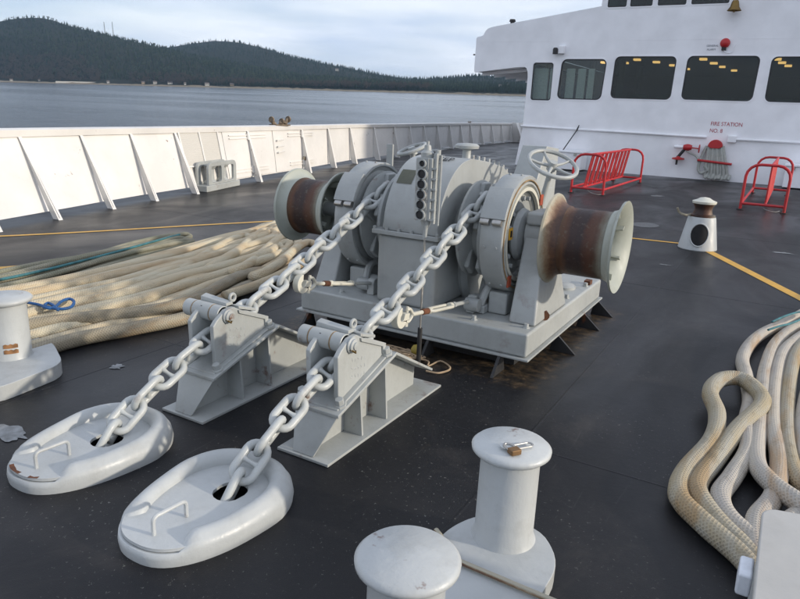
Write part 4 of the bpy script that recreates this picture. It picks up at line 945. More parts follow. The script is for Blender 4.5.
# ================================================================ CHAINS
def link_mesh():
    m = MB(); n = 10; rr = .047; hl = .0465; P = []
    for i in range(n + 1): a = -PI / 2 + PI * i / n; P.append((hl + rr * math.cos(a), rr * math.sin(a), 0))
    for i in range(n + 1): a = PI / 2 + PI * i / n; P.append((-hl + rr * math.cos(a), rr * math.sin(a), 0))
    m.tube(P, .0192, 10, closed=True)
    m.tube([(0, -rr + .012, 0), (0, -rr + .03, 0), (0, 0, 0), (0, rr - .03, 0), (0, rr - .012, 0)], [.017, .0115, .010, .0115, .017], 8)
    return m
def chain(cx_, lab):
    gy, gz, gr = 4.42, .825, .272
    P = []
    y0 = 1.885; tang = (gy - gr * .375, gz + gr * .927)
    a = Vector((y0 - .02, .06)); b = Vector(tang)
    P += [Vector((1.765, -.12)), Vector((1.775, -.03))] + [Vector((q.x, q.y)) for q in catmull([(1.80, .05, 0), (1.90, .125, 0), (2.0, .185, 0), (2.2, .283, 0), (2.42, .365, 0), (2.6, .428, 0), (2.8, .497, 0), (3.19, .625, 0), (3.6, .79, 0), (4.02, .955, 0), (tang[0], tang[1], 0)], 5)]
    for k in range(1, 30): an = R(112 - 150 * k / 29); P.append(Vector((gy + gr * math.cos(an), gz + gr * math.sin(an))))
    P += [Vector((P[-1].x - .03 * i, P[-1].y - .06 * i)) for i in range(1, 6)]
    r_ = thing('anchor_chain', (cx_, 1.9, .06), lab, 'chain', 'anchor chains')
    base = link_mesh().build('link', M_CHAIN, r_, smooth=80, loc=(0, 0, 0)); me = base.data; bpy.data.objects.remove(base)
    S_ = [0]
    for p, q in zip(P, P[1:]): S_.append(S_[-1] + (q - p).length)
    pitch = .1475; k = 0; s = .05
    while s < S_[-1] - .02:
        y = float(np.interp(s, S_, [p.x for p in P])); z = float(np.interp(s, S_, [p.y for p in P])); y2 = float(np.interp(s + .05, S_, [p.x for p in P])); z2 = float(np.interp(s + .05, S_, [p.y for p in P]))
        y1_ = float(np.interp(s - .05, S_, [p.x for p in P])); z1_ = float(np.interp(s - .05, S_, [p.y for p in P]))
        t = Vector((0, y2 - y1_, z2 - z1_)).normalized(); tw = min(1, max(0, (s - 1.2) / 1.6))
        roll = (R(28) * (1 - tw) + R(14) * tw) + (PI / 2 if k % 2 else 0) + random.uniform(-.05, .05)
        u_ = Vector((1, 0, 0)); v_ = t.cross(u_); yy = u_ * math.cos(roll) + v_ * math.sin(roll); zz = t.cross(yy)
        mt = Matrix((t, yy, zz)).transposed().to_4x4(); mt.translation = Vector((cx_, y, z)) - WL[r_.name]
        o = bpy.data.objects.new('link', me); col.objects.link(o); o.parent = r_; o.matrix_local = mt; WL[o.name] = Vector((cx_, y, z))
        s += pitch; k += 1
    return r_
chain(-1.82, 'pale grey stud link anchor chain running to the nearer, right hand collar')
chain(-2.625, 'pale grey stud link anchor chain running to the left hand collar')

# ================================================================ CHAIN STOPPERS
def stopper(cx_, dy, lab):
    r_ = thing('chain_stopper', (cx_, 2.9 + dy, 0), lab, 'chain stopper', 'roller chain stoppers')
    X = lambda a: cx_ + a; Y = lambda b: b + dy
    MB().slab([(X(-.155), Y(2.295)), (X(.155), Y(2.295)), (X(.157), Y(3.48)), (X(-.15), Y(3.48))], 'z', 0.001, .016).build('foot_plate', M_GREY, r_, bevel=.003)
    zt = lambda y: .215 + (y - 2.42) * .325                # top plate height
    m = MB(); m.hexa([(X(-.07), Y(2.31), .017), (X(.055), Y(2.31), .017), (X(.055), Y(2.322), .017), (X(-.07), Y(2.322), .017)],
                     [(X(-.135), Y(2.415), .205), (X(.122), Y(2.415), .205), (X(.122), Y(2.43), .205), (X(-.135), Y(2.43), .205)]); m.build('front_panel', M_GREY, r_, bevel=.003)
    m = MB(); m.slab([(Y(2.405), .204), (Y(2.945), zt(2.945) - .018), (Y(2.945), zt(2.945)), (Y(2.405), .222)], 'x', X(-.145), X(.135)); m.build('top_plate', M_GREY, r_, bevel=.004)
    m = MB(); m.slab([(Y(2.948), .370), (Y(3.40), .128), (Y(3.405), .142), (Y(2.952), .386)], 'x', X(-.14), X(.13)); m.build('rear_plate', M_GREY, r_, bevel=.003)
    m = MB(); m.slab([(Y(2.335), .017), (Y(3.38), .017), (Y(3.385), .132), (Y(2.945), .366), (Y(2.43), .202)], 'x', X(-.005), X(.012)); m.build('web', M_GREY, r_)
    for y in (2.63, 2.87):
        for sx in (1, -1):
            x0, x1 = (.013, .118) if sx > 0 else (-.006, -.128)
            MB().slab([(X(x0), .017), (X(x1 + .01 * sx), .017), (X(x1 - .01 * sx), zt(y) - .019), (X(x0), zt(y) - .019)], 'y', Y(y), Y(y + .014)).build('gusset', M_GREY, r_)
    # bearing bed on the plate
    m = MB(); m.slab([(Y(2.43), .224), (Y(2.925), .383), (Y(2.925), .396), (Y(2.43), .237)], 'x', X(-.115), X(.112)); m.build('bed_plate', M_GREY, r_, bevel=.004)
    for sx, x0 in ((1, .055), (-1, -.085 - .028)):
        m = MB(); m.slab([(Y(2.475), zt(2.475) + .018), (Y(2.465), .49), (Y(2.49), .515), (Y(2.56), .56), (Y(2.625), .565), (Y(2.70), .525), (Y(2.90), .435), (Y(2.915), .40), (Y(2.905), zt(2.905) + .016)], 'x', X(x0), X(x0 + .030))
        ck = m.build('cheek', M_GREY, r_, bevel=.006)
        xs_ = x0 + .0305 if sx > 0 else x0 - .0105          # raised rib on the outer side
        MB().slab([(Y(2.65), .542), (Y(2.655), .522), (Y(2.865), .435), (Y(2.87), .39), (Y(2.89), .395), (Y(2.895), .446), (Y(2.72), .522)], 'x', X(xs_), X(xs_ + .010)).build('raised_rib', M_GREY, ck, bevel=.002)
        if sx > 0:
            mm = MB(); rn = random.Random(4)               # illegible weld-bead marks
            for q in range(3):
                for p in range(5):
                    cy_, cz = 2.585 + p * .028, .44 - q * .045 - p * .004; a = rn.random() * 6
                    mm.tube([(X(x0 + .0295), Y(cy_ + .008 * math.cos(a)), cz + .012 * math.sin(a)), (X(x0 + .0305), Y(cy_ + .004), cz), (X(x0 + .0295), Y(cy_ - .008 * math.cos(a + 1)), cz - .012 * math.sin(a + 1))], .0024, 5)
            mm.build('weld_lettering', M_PALE, ck)['kind'] = 'stuff'
    # roller pin across
    pc = (2.575, .525)
    m = MB(); m.lathe([(0, -.222), (.036, -.222), (.049, -.212), (.049, -.152)], (X(0), Y(pc[0]), pc[1]), 'x', 24); m.lathe([(.040, -.152), (.040, -.146)], (X(0), Y(pc[0]), pc[1]), 'x', 24)
    m.lathe([(.0500, -.145), (.0500, -.02)], (X(0), Y(pc[0]), pc[1]), 'x', 24); m.lathe([(.040, -.02), (.040, -.013)], (X(0), Y(pc[0]), pc[1]), 'x', 24); m.lathe([(.049, -.012), (.049, .078), (.036, .086), (0, .086)], (X(0), Y(pc[0]), pc[1]), 'x', 24)
    m = MB(); prof = [(0, -.222), (.036, -.222), (.049, -.214), (.049, -.155), (.0445, -.153), (.0445, -.147), (.0500, -.145), (.0500, -.02), (.0445, -.018), (.0445, -.013), (.049, -.011), (.049, .050), (.044, .053)]
    m.lathe(prof, (X(0), Y(pc[0]), pc[1]), 'x', 24); pn = m.build('roller_sleeve', M_GREY, r_)
    for xx in (-.15, -.0155): MB().tube([(X(xx), Y(pc[0]) + .0465 * math.cos(a_), pc[1] + .0465 * math.sin(a_)) for a_ in [2 * PI * i / 20 for i in range(20)]], .0035, 6, closed=True).build('rust_joint', M_GASKET, pn)
    MB().lathe([(0, .0), (.008, .0), (.008, .004), (0, .004)], (X(-.08), Y(pc[0] - .028), pc[1] + .034), 'z', 10).build('grease_hole_shade', M_SHADEBLK, pn)  # flat black disc; a hole's shade as colour, nothing cut
    m = MB(); m.lathe([(0, .086), (.040, .086), (.042, .094), (.034, .10), (.034, .108), (.020, .112), (.020, .118), (0, .12)], (X(0), Y(pc[0]), pc[1]), 'x', 20); m.build('pin_end', M_GREY, r_)
    MB().tube([(X(.10), Y(pc[0] - .03), pc[1] - .012), (X(.122), Y(pc[0] - .012), pc[1] - .03), (X(.108), Y(pc[0] + .004), pc[1] - .024)], .005, 6).build('split_pin', M_BRASS, r_)
    # locking bar lying over the cheeks, with lifting eye
    m = MB(); m.slab([(Y(2.60), .575), (Y(2.62), .605), (Y(2.70), .60), (Y(2.71), .57)], 'x', X(-.15), X(.075)); 
    m = MB(); m.hexa([(X(-.16), Y(2.61), .562), (X(.05), Y(2.60), .566), (X(.05), Y(2.655), .566), (X(-.16), Y(2.66), .562)], [(X(-.16), Y(2.615), .590), (X(.05), Y(2.60), .585), (X(.05), Y(2.65), .585), (X(-.16), Y(2.655), .600)]); m.build('locking_bar', M_GREY, r_, bevel=.004)
    m = MB(); m.tube([(X(.035) + .0, Y(2.665) + .020 * math.cos(a_), .602 + .020 * math.sin(a_)) for a_ in [2 * PI * i / 16 for i in range(16)]], .009, 8, closed=True); m.build('lifting_eye', M_GREY, r_)
    m = MB(); m.hexa([(X(.03), Y(2.66), .545), (X(.085), Y(2.66), .545), (X(.085), Y(2.80), .50), (X(-.06), Y(2.80), .50)], [(X(.03), Y(2.66), .562), (X(.085), Y(2.66), .562), (X(.085), Y(2.80), .517), (X(-.06), Y(2.80), .517)]); m.build('keeper_plate', M_GREY, r_, bevel=.003)
    for (x, y) in ((.10, 2.47), (.098, 2.90), (-.13, 2.47), (-.13, 2.90)):
        z = zt(y) + .012; nx = Vector((0, -.31, .95)); m = MB(); m.bolt((X(x), Y(y), z), nx, .035, .012); m.bolt(Vector((X(x), Y(y), z)) + nx * .012, nx, .024, .03); m.build('bolt', M_GREY, r_, bevel=.003)
    return r_
stopper(-1.82, 0, 'grey roller chain stopper on the nearer, right hand chain')
stopper(-2.625, -.02, 'grey roller chain stopper on the left hand chain')

# ================================================================ WINDLASS
XC, SY, SZ = -2.215, 4.42, .85
wl = thing('windlass', (XC, 4.86, 0), 'large grey anchor windlass with two rusty warping drums on a steel bed', 'windlass')
# bed
bed = MB().box(-3.13, -1.285, 3.93, 5.80, .135, .30).build('bed', M_GREY, wl, bevel=.018, seg=3)
MB().box(-3.155, -1.262, 3.905, 5.825, .12, .134).build('bed_flange', M_GREY, bed, bevel=.003)
for y in (4.56, 5.25, 5.7): MB().slab([(-1.30, .119), (-1.262, .119), (-1.13, .002), (-1.32, .002)], 'y', y, y + .02).build('foot', M_BLACK, bed)
for y in (4.56, 5.25, 5.7): MB().slab([(-3.12, .119), (-3.158, .119), (-3.29, .002), (-3.1, .002)], 'y', y, y + .02).build('foot', M_BLACK, bed)
for x in (-1.47, -2.0, -2.6, -3.05): MB().slab([(3.96, .119), (3.905, .119), (3.80, .002), (4.0, .002)], 'x', x, x + .02).build('foot', M_BLACK, bed)
MB().box(-3.0, -1.42, 4.1, 5.6, .0045, .118).build('underside_frame', M_BLACK, bed)
for x, y in ((-1.345, 4.06), (-1.34, 4.62), (-1.35, 4.98), (-1.33, 5.45), (-1.7, 4.01), (-2.8, 4.01), (-3.05, 4.01), (-3.07, 4.6)):
    m = MB(); m.bolt((x, y, .30), (0, 0, 1), .026, .008); m.bolt((x, y, .308), (0, 0, 1), .017, .022); m.build('anchor_bolt', M_GREY, bed)
m = MB(); m.lathe([(0, .0), (.09, 0), (.09, .02), (.07, .035), (0, .04)], (-1.46, 5.28, .30), 'z', 20); m.build('round_cover', M_GREY, bed)
m = MB(); m.box(-1.36, -1.31, 5.5, 5.58, .30, .335); m.build('stop_lug', M_RUSTY, bed)
m = MB(); m.cyl((-1.33, 4.34, .33), (-1.30, 4.30, .33), .038, .034, seg=10); m.cyl((-1.36, 4.38, .33), (-1.33, 4.34, .33), .026, seg=8); m.build('drain_plug', M_RUSTY, bed)
# gear case
xl, xr = -2.43, -2.00
m = MB(); m.box(-2.485, -2.015, 3.99, 5.4, .301, .80); gc = m.build('gear_case', M_GREYCL, wl, bevel=.035, seg=4)
MB().box(-2.515, -1.985, 3.96, 5.42, .802, .835).build('case_flange', M_GREYCL, gc, bevel=.005)
for i in range(6):
    x = -2.50 + i * .10; MB().bolt((x, 3.975, .835), (0, 0, 1), .013, .02).build('flange_bolt', M_GREYCL, gc)
arc = [(3.985, .836)] + [(4.45 - .475 * math.cos(R(a)), .835 + .50 * math.sin(R(a))) for a in range(6, 84, 6)] + [(4.46, 1.338), (4.75, 1.306), (5.08, 1.252), (5.22, 1.19), (5.29, 1.08), (5.33, .836)]
dm = MB().slab(arc, 'x', xl, xr).build('case_dome', M_GREYCL, gc, bevel=.012, smooth=25)
# side cover ring on the left of the dome
MB().slab([(p[0] * 1.0, p[1]) for p in [(4.01, .837)] + [(4.45 - .43 * math.cos(R(a)), .835 + .45 * math.sin(R(a))) for a in range(6, 84, 6)] + [(4.46, 1.28), (5.0, 1.2), (5.2, 1.05), (5.2, .837)]], 'x', xl - .03, xl - .001).build('side_cover', M_GREYCL, dm, bevel=.006)
for i, y in enumerate([4.52, 4.62, 4.72, 4.82, 4.92, 5.02, 5.12, 5.2]):
    z = float(np.interp(y, [a for a, b in arc[-6:]], [b for a, b in arc[-6:]]))
    MB().bolt((xr - .02, y, z), (0, 0, 1), .014, .028).build('dome_bolt', M_GREYCL, dm); MB().bolt((xl + .02, y, z), (0, 0, 1), .014, .028).build('dome_bolt', M_GREYCL, dm)
# dark inspection patch and lettering on the dome front
def dome_pt(a, x, off=.003): return Vector((x, 4.45 - (.475 + off) * math.cos(R(a)), .835 + (.50 + off) * math.sin(R(a))))
m = MB(); vs = []
for a in (40, 44, 48, 52, 55): vs += [dome_pt(a, -2.40, .004), dome_pt(a, -2.28, .004)]
m.add(vs, [(2 * i, 2 * i + 1, 2 * i + 3, 2 * i + 2) for i in range(4)]); m.build('bare_patch', M_DKGREEN, dm)
pt = dome_pt(74, -2.27, .004)
text('KEEP', 'lettering', .085, pt, (R(90 - 74 + 4), 0, 0), M_BKTXT, dm, depth=.001)
pt = dome_pt(66, -2.27, .004)
text('CLEAR', 'lettering', .045, pt, (R(90 - 66 + 3), 0, 0), M_BKTXT, dm, depth=.001)
# mushroom filler cap
MB().lathe([(0, 0), (.045, 0), (.034, .02), (.032, .085), (.09, .095), (.095, .115), (.075, .13), (0, .135)], (-2.20, 4.80, 1.295), 'z', 24).build('filler_cap', M_GREY, gc)
# side gear housing bulges
MB().lathe([(0, 0), (.20, 0), (.21, .02), (.19, .06), (0, .065)], (xr + .001, SY, SZ), 'x', 28).build('bearing_boss', M_GREYCL, gc)
MB().lathe([(0, 0), (.20, 0), (.21, -.02), (.19, -.06), (0, -.065)], (xl - .031, SY, SZ), 'x', 28).build('bearing_boss', M_GREYCL, gc)
MB().lathe([(.35, .0), (.36, .03), (.33, .07), (0, .075)], (-2.014, 4.72, .56), 'x', 28).build('gear_bulge', M_GREYCL, gc)
# main shaft
MB().cyl((-3.48, SY, SZ), (-.95, SY, SZ), .055, seg=20).build('main_shaft', M_GREYCL, wl)

def unit(s):
    f = lambda d: XC + s * d
    def lx(m, prof, d0=0, seg=40, c=None, mi=0): return m.lathe([(r_, s * h) for r_, h in prof], c or (XC, SY, SZ), 'x', seg, mi)
    # wildcat: two flanges, pocketed hub between
    m = MB(); lx(m, [(0, .275), (.20, .275), (.31, .285), (.345, .305), (.35, .325), (.325, .335), (.25, .355), (.215, .37), (.215, .42), (.25, .435), (.325, .455), (.35, .465), (.345, .485), (.30, .495), (0, .495)]); g = m.build('chain_wheel', M_GREYCL, wl)
    for k in range(5):
        a = 2 * PI * k / 5 + .3; c_, s_ = math.cos(a), math.sin(a)
        for d0, d1 in ((.333, .372), (.418, .457)):
            m = MB(); T = Matrix.Translation((0, SY, SZ)) @ Matrix.Rotation(a, 4, 'X')
            P = [T @ Vector((f(d), y, z)) for d in (d0, d1) for y, z in ((.20, -.09), (.335, -.055), (.335, .055), (.20, .09))]
            m.add(P, [(0, 1, 2, 3), (7, 6, 5, 4), (0, 4, 5, 1), (1, 5, 6, 2), (2, 6, 7, 3), (3, 7, 4, 0)]); m.build('pocket_lug', M_GREYCL, g, bevel=.012)
    # brake drum with band cover
    Rb = .405
    m = MB(); lx(m, [(.10, .515), (.30, .520), (.35, .535), (.375, .525), (.385, .51), (Rb, .51), (Rb + .005, .52), (Rb + .005, .655), (Rb, .665), (.375, .665), (.37, .65), (.365, .665), (.35, .668), (.335, .645), (.30, .64), (.28, .615), (.20, .61), (.10, .60)], seg=56)
    b = m.build('brake_drum', M_GREYCL, wl, smooth=30)
    MB().lathe([(.371, s * .667), (.374, s * .672), (.379, s * .672), (.382, s * .667)], (XC, SY, SZ), 'x', 48, closed=True).build('gasket_line', M_GASKET, b)
    m = MB(); lx(m, [(.30, .646), (.305, .668), (.33, .668), (.333, .646)], seg=40); m.build('cream_ring', M_CREAM, b)
    m = MB(); lx(m, [(0.06, .62), (.17, .625), (.185, .645), (.17, .68), (.11, .70), (.06, .70)], seg=32); m.build('hub_ring', M_GREYCL, b)
    for k in range(16):
        a = 2 * PI * k / 16 + .1; d = Vector((0, math.cos(a), math.sin(a)))
        if k % 2 == 0:
            for xx in (.545, .63): MB().bolt(Vector((f(xx), SY, SZ)) + d * (Rb + .004), d, .010, .009).build('rivet', M_GREYCL, b)
        if k % 3 != 2: MB().bolt(Vector((f(.640), SY, SZ)) + d * .255, (s, 0, 0), .016, .022).build('ring_bolt', M_GREYCL, b)
    # clamp block on the forward upper quarter
    a0 = 118 
    for (t0, t1, rr, nm) in ((128, 160, .030, 'clamp_block'),):
        m = MB(); vs = []; fs = []; n = 8
        for i in range(n + 1):
            a = R(t0 + (t1 - t0) * i / n); 
            for rr_ in (Rb + .004, Rb + rr):
                for xx in (.500, .675): vs.append((f(xx), SY + rr_ * math.cos(a), SZ + rr_ * math.sin(a)))
            if i:
                o = 4 * (i - 1); fs += [(o, o + 1, o + 5, o + 4), (o + 2, o + 3, o + 7, o + 6), (o, o + 2, o + 6, o + 4), (o + 1, o + 3, o + 7, o + 5)]
        fs += [(0, 1, 3, 2), (4 * n, 4 * n + 1, 4 * n + 3, 4 * n + 2)]; m.add(vs, fs); cb = m.build(nm, M_GREYCL, b, bevel=.004)
    a = R(163); d = Vector((0, math.cos(a), math.sin(a)))
    for xx in (.54, .625):
        m = MB(); c_ = Vector((f(xx), SY, SZ)) + d * (Rb + .02); m.lathe([(0, -.03), (.022, -.03), (.024, 0), (.022, .03), (0, .03)], c_, 'x', 12); m.build('clamp_nut', M_STEEL, b)
    # brake band round the rear, lower anchorage
    m = MB()
    m.box(min(f(.52), f(.66)), max(f(.52), f(.66)), 4.22, 4.60, .301, .46); m.build('brake_anchor', M_GREYCL, wl, bevel=.015)
    for q in ((4.12, .34), (4.25, .34)):
        m = MB(); m.lathe([(0, -.05), (.045, -.05), (.05, 0), (.045, .05), (0, .05)], (f(.45), q[0], q[1] + .03), 'x', 14); m.build('link_pin', M_GREYCL, wl)
    m = MB(); m.box(min(f(.40), f(.52)), max(f(.40), f(.52)), 4.16, 4.42, .301, .36); m.build('lug_plate', M_GREYCL, wl, bevel=.01)
    m = MB(); m.tube(catmull([(f(.48), 4.18, .36), (f(.50), 4.25, .47), (f(.5), 4.36, .50)], 5), .028, 8); m.build('band_link', M_GREYCL, wl)
    # pedestal bearing
    m = MB()
    xs_ = sorted((f(.725), f(.915))); xt_ = sorted((f(.715), f(.845)))
    m.hexa([(xs_[0], 4.10, .301), (xs_[1], 4.10, .301), (xs_[1], 4.80, .301), (xs_[0], 4.80, .301)], [(xt_[0], 4.32, .92), (xt_[1], 4.32, .92), (xt_[1], 4.55, .92), (xt_[0], 4.55, .92)])
    pd = m.build('pedestal', M_GREYCL, wl, bevel=.016, seg=3)
    m = MB(); m.lathe([(r_, s * h) for r_, h in [(0, .70), (.10, .70), (.125, .715), (.125, .845), (.10, .86), (0, .86)]], (XC, SY, SZ + .02), 'x', 24); m.build('bearing', M_GREYCL, pd)
    MB().box(xt_[0] + .002, xt_[1] - .002, 4.29, 4.56, .94, 1.03).build('bearing_cap', M_GREYCL, pd, bevel=.02)
    # warping drum: barrel, two flanges with ribs
    d0, d1 = .875, 1.335
    pr = [(0.232, d0 + .10)] + [(.222 + .0 * i, d0 + .115 + i * (d1 - d0 - .20) / 10) for i in range(11)] + [(.232, d1 - .07)]
    dr = MB().lathe([(r_, s * h) for r_, h in pr], (XC, SY, SZ), 'x', 48).build('warping_drum', M_DRUM, wl)
    def flange(ds, de, mat, big):
        e = de; sg = 1 if de > ds else -1; L_ = abs(de - ds)
        P = [(.231, ds), (.24, ds + sg * L_ * .35), (.262, ds + sg * L_ * .62), (.288, ds + sg * L_ * .82), (.305 if big else .298, e - sg * .012), (.309 if big else .301, e), (.303, e + sg * .004), (.29, e - sg * .0), (.268, e - sg * L_ * .25), (.236, e - sg * L_ * .55), (.205, e - sg * (L_ + .02)), (.195, e - sg * (L_ + .11)), (.0, e - sg * (L_ + .115))]
        fl = MB().lathe([(r_, s * h) for r_, h in P], (XC, SY, SZ), 'x', 56).build('flange', mat, dr, smooth=50)
        for k in range(6):
            a = PI / 3 * k + .5; T = Matrix.Translation((0, SY, SZ)) @ Matrix.Rotation(a, 4, 'X'); m = MB()
            hs = [T @ Vector((f(e - sg * q), yy, zz)) for q in (.035, L_ + .10) for yy, zz in ((.185 if q < .04 else .160, -.006), (.226 if q < .04 else .1925, -.006), (.226 if q < .04 else .1925, .006), (.185 if q < .04 else .160, .006))]
            m.add(hs, [(0, 1, 2, 3), (7, 6, 5, 4), (0, 4, 5, 1), (1, 5, 6, 2), (2, 6, 7, 3), (3, 7, 4, 0)]); m.build('spoke', mat, fl)
        MB().cyl((f(e - sg * (L_ + .114)), SY, SZ), (f(e - sg * (L_ + .06)), SY, SZ), .075, .07, 20).build('hub', mat, fl)
    flange(d0 + .10, d0, M_FLRUST if s > 0 else M_DRUMW, True); flange(d1 - .07, d1, M_DRUMW, False)
unit(1); unit(-1)
# small coloured marks on the right brake
yt = py(509, 235.5, SY - .27)
MB().box(-1.545, -1.541, yt.y - .032, yt.y + .032, yt.z - .028, yt.z + .052).build('yellow_tag', M_YELLOW, wl); MB().box(-1.540, -1.538, yt.y - .014, yt.y + .014, yt.z - .010, yt.z + .034).build('tag_window', M_SHADEBLK, wl)
for (y, z, a_) in ((4.72, 1.07, .6), (4.20, .56, .4)):
    MB().box(-1.552, -1.538, y - .03, y + .03, z - .045, z + .035).build('red_bracket', M_REDTAG, wl, bevel=.006)
# brake handwheels on inclined spindles
def handwheel(c, base, rr, lab_axis, name='brake_handwheel'):
    c = Vector(c); base = Vector(base); ax_ = Vector(lab_axis).normalized(); u_ = ax_.cross(Vector((0, 1, 0.2))).normalized(); v_ = ax_.cross(u_)
    m = MB(); P = [c + (u_ * math.cos(a) + v_ * math.sin(a)) * rr for a in [2 * PI * i / 36 for i in range(36)]]; m.tube(P, .016, 8, closed=True); w_ = m.build(name, M_GREY, wl)
    for k in range(5):
        a = 2 * PI * k / 5 + .5; d = u_ * math.cos(a) + v_ * math.sin(a); MB().tube([c - ax_ * .02 + d * .02, c - ax_ * .015 + d * rr * .6, c + d * rr], [.014, .011, .010], 8).build('spoke', M_GREY, w_)
    MB().cyl(c - ax_ * .05, c + ax_ * .018, .036, .030, 14).build('hub', M_GREY, w_)
    MB().cyl(base, c - ax_ * .03, .024, .021, 12).build('spindle', M_GREY, w_)
cR = py(553, 164, 4.95); handwheel(cR, (cR.x - .18, cR.y + .02, .42), .185, (.36, -.30, .88))
cL = py(412, 149, 5.1); handwheel(cL, (cL.x - .04, cL.y + .05, .42), .125, (-.25, -.28, .9))
for cc in (cR, cL): MB().box(cc.x - .26, cc.x - .02, cc.y - .06, cc.y + .12, .301, .44).build('spindle_bracket', M_GREYCL, wl, bevel=.01)
MB().box(-2.975, -2.915, 4.88, 4.90, .301, 1.375).build('lever', M_GREY, wl, bevel=.003)
# hydraulic cabinet behind
cb = thing('control_cabinet', (-2.09, 6.1, 0), 'grey slant topped cabinet standing behind the windlass', 'cabinet')
MB().slab([(5.86, .001), (6.42, .001), (6.42, 1.36), (6.06, 1.39), (5.86, 1.09)], 'x', -2.215, -1.975).build('body', M_GREY, cb, bevel=.012)
MB().box(-1.974, -1.965, 5.95, 6.35, .2, 1.0).build('door', M_GREY, cb, bevel=.003)

# ================================================================ CHAIN TENSIONERS (claw hook and turnbuckle)
def claw(cx_, hy, hz_, ey, ez, lab, xoff=.0):
    r_ = thing('chain_claw', (cx_, hy, hz_), lab, 'turnbuckle', 'turnbuckle claws holding the chains')
    x = cx_ + .045
    a = Vector((x, hy, hz_)); b = Vector((cx_ + .03 + xoff, ey, ez)); d = (b - a).normalized()
    m = MB(); pts = arcpts((0, 0), .062, 100, 340, 12) + [(.085, -.02), (.085, .02), (.03, .02)] + arcpts((0, 0), .022, 330, 110, 6)
    PMx = Matrix((d, Vector((1, 0, 0)).cross(d).normalized(), Vector((1, 0, 0)))).transposed().to_4x4(); PMx.translation = a
    m0 = MB().slab(pts, 'z', -.022, .022); m0.v = [PMx @ v for v in m0.v]; m0.build('claw', M_CREAM, r_, bevel=.006)
    c = a + d * .10
    up = Vector((1, 0, 0)).cross(d).normalized()
    MB().tube(catmull([c + up * .035 - d * .02, c + up * .035 + d * .02, c + d * .055, c - up * .035 + d * .02, c - up * .035 - d * .02], 5), .010, 8).build('shackle', M_CREAM, r_)
    MB().cyl(c + up * .055 - d * .015, c - up * .06 - d * .015, .009, seg=8).cyl(c - up * .045 - d * .015, c - up * .062 - d * .015, .016, seg=6).build('shackle_bolt', M_CREAM, r_)
    L_ = (b - c).length; p = lambda t: c + d * (L_ * t)
    MB().cyl(c + d * .05, p(.30), .013, seg=10).build('threaded_rod', M_CREAM, r_); MB().cyl(p(.19), p(.27), .019, seg=10).build('rust_collar', M_RUSTY, r_)
    s_ = Vector((0, 0, 1)).cross(d).normalized(); t0, t1 = p(.28), p(.62); m = MB()
    for sg in (1, -1): m.tube([t0 + s_ * sg * .010, t0 + s_ * sg * .027 + d * .02, t1 + s_ * sg * .027 - d * .02, t1 + s_ * sg * .010], .011, 8)
    m.cyl(t0 - d * .012, t0 + d * .022, .022, seg=12); m.cyl(t1 - d * .022, t1 + d * .012, .022, seg=12); m.build('turnbuckle_body', M_CREAM, r_)
    MB().cyl(t1, b, .014, seg=10).cyl(p(.66), p(.69), .02, seg=6).build('anchor_rod', M_GREY, r_)
    m = MB(); m.lathe([(0, -.03), (.04, -.03), (.045, 0), (.04, .03), (0, .03)], b + d * .01, 'x', 14); m.box(b.x - .03, b.x + .03, b.y - .03, b.y + .07, .301, b.z); m.build('anchor_lug', M_GREY, r_, bevel=.006)
claw(-1.82, 3.115, .525, 4.16, .385, 'cream turnbuckle with claw hook tensioning the nearer, right hand chain')
claw(-2.625, 3.245, .562, 4.12, .385, 'grey turnbuckle with claw hook tensioning the left hand chain')

# ================================================================ REMOTE CONTROL BOX on a thin pole
r_ = thing('control_box', (-1.955, 3.72, 0), 'tall narrow grey box with six black round buttons on a thin pole', 'control box')
A = py(428, 142, 3.72); B = py(427, 221, 3.72)
bx0, bx1 = py(414.5, 190, 3.72).x, py(431, 190, 3.72).x; zb_, zt_ = B.z, py(428, 158, 3.72).z
body = MB().box(bx0, bx1, 3.72, 3.80, zb_, zt_).build('body', M_GREY, r_, bevel=.008)
MB().box(bx1 + .001, bx1 + .022, 3.735, 3.775, zb_ - .02, zt_ + .03).build('side_strip', M_GREY, body, bevel=.003)
MB().cyl((bx1 + .035, 3.77, zb_ - .03), (bx1 + .035, 3.77, zt_ + .02), .008, seg=8).build('conduit', M_GREY, body)
MB().lathe([(0, 0), (.04, 0), (.042, .03), (.025, .045), (.02, .075), (.01, .08), (.01, .10), (0, .10)], ((bx0 + bx1) / 2, 3.76, zt_), 'z', 14).build('top_gland', M_GREY, body)
MB().cyl((bx1 + .01, 3.77, zt_ - .0), (bx1 + .01, 3.77, zt_ + .05), .018, seg=10).build('side_gland', M_GREY, body)
H_ = (zt_ - zb_)
for k in range(6):
    zc = zb_ + H_ * (k + .55) / 6.1; cxx = (bx0 + bx1) / 2 - .004; rr = .028 if k < 5 else .019
    sq = MB().box(cxx - .040, cxx + .040, 3.7125, 3.7195, zc - .036, zc + .036).build('button_plate', M_GREY, body, bevel=.006)
    MB().lathe([(rr, -.012), (rr, -.0005), (rr + .008, -.0005), (rr + .008, -.014), (rr, -.014)], (cxx, 3.712, zc), 'y', 18).build('button_ring', M_GREY, sq)
    MB().lathe([(0, -.006), (rr - .001, -.004), (rr - .001, 0)], (cxx, 3.712, zc), 'y', 18).build('button', M_RUBBER, sq)
    MB().box(bx1 - .008, bx1 + .030, 3.722, 3.745, zc - .034, zc - .022).build('clip', M_GREY, body)
px_ = (bx0 + bx1) / 2 + .012
MB().lathe([(.012, -.12), (.016, -.06), (.03, -.03), (.034, .0)], (px_, 3.76, zb_), 'z', 12).build('neck', M_GREY, r_)
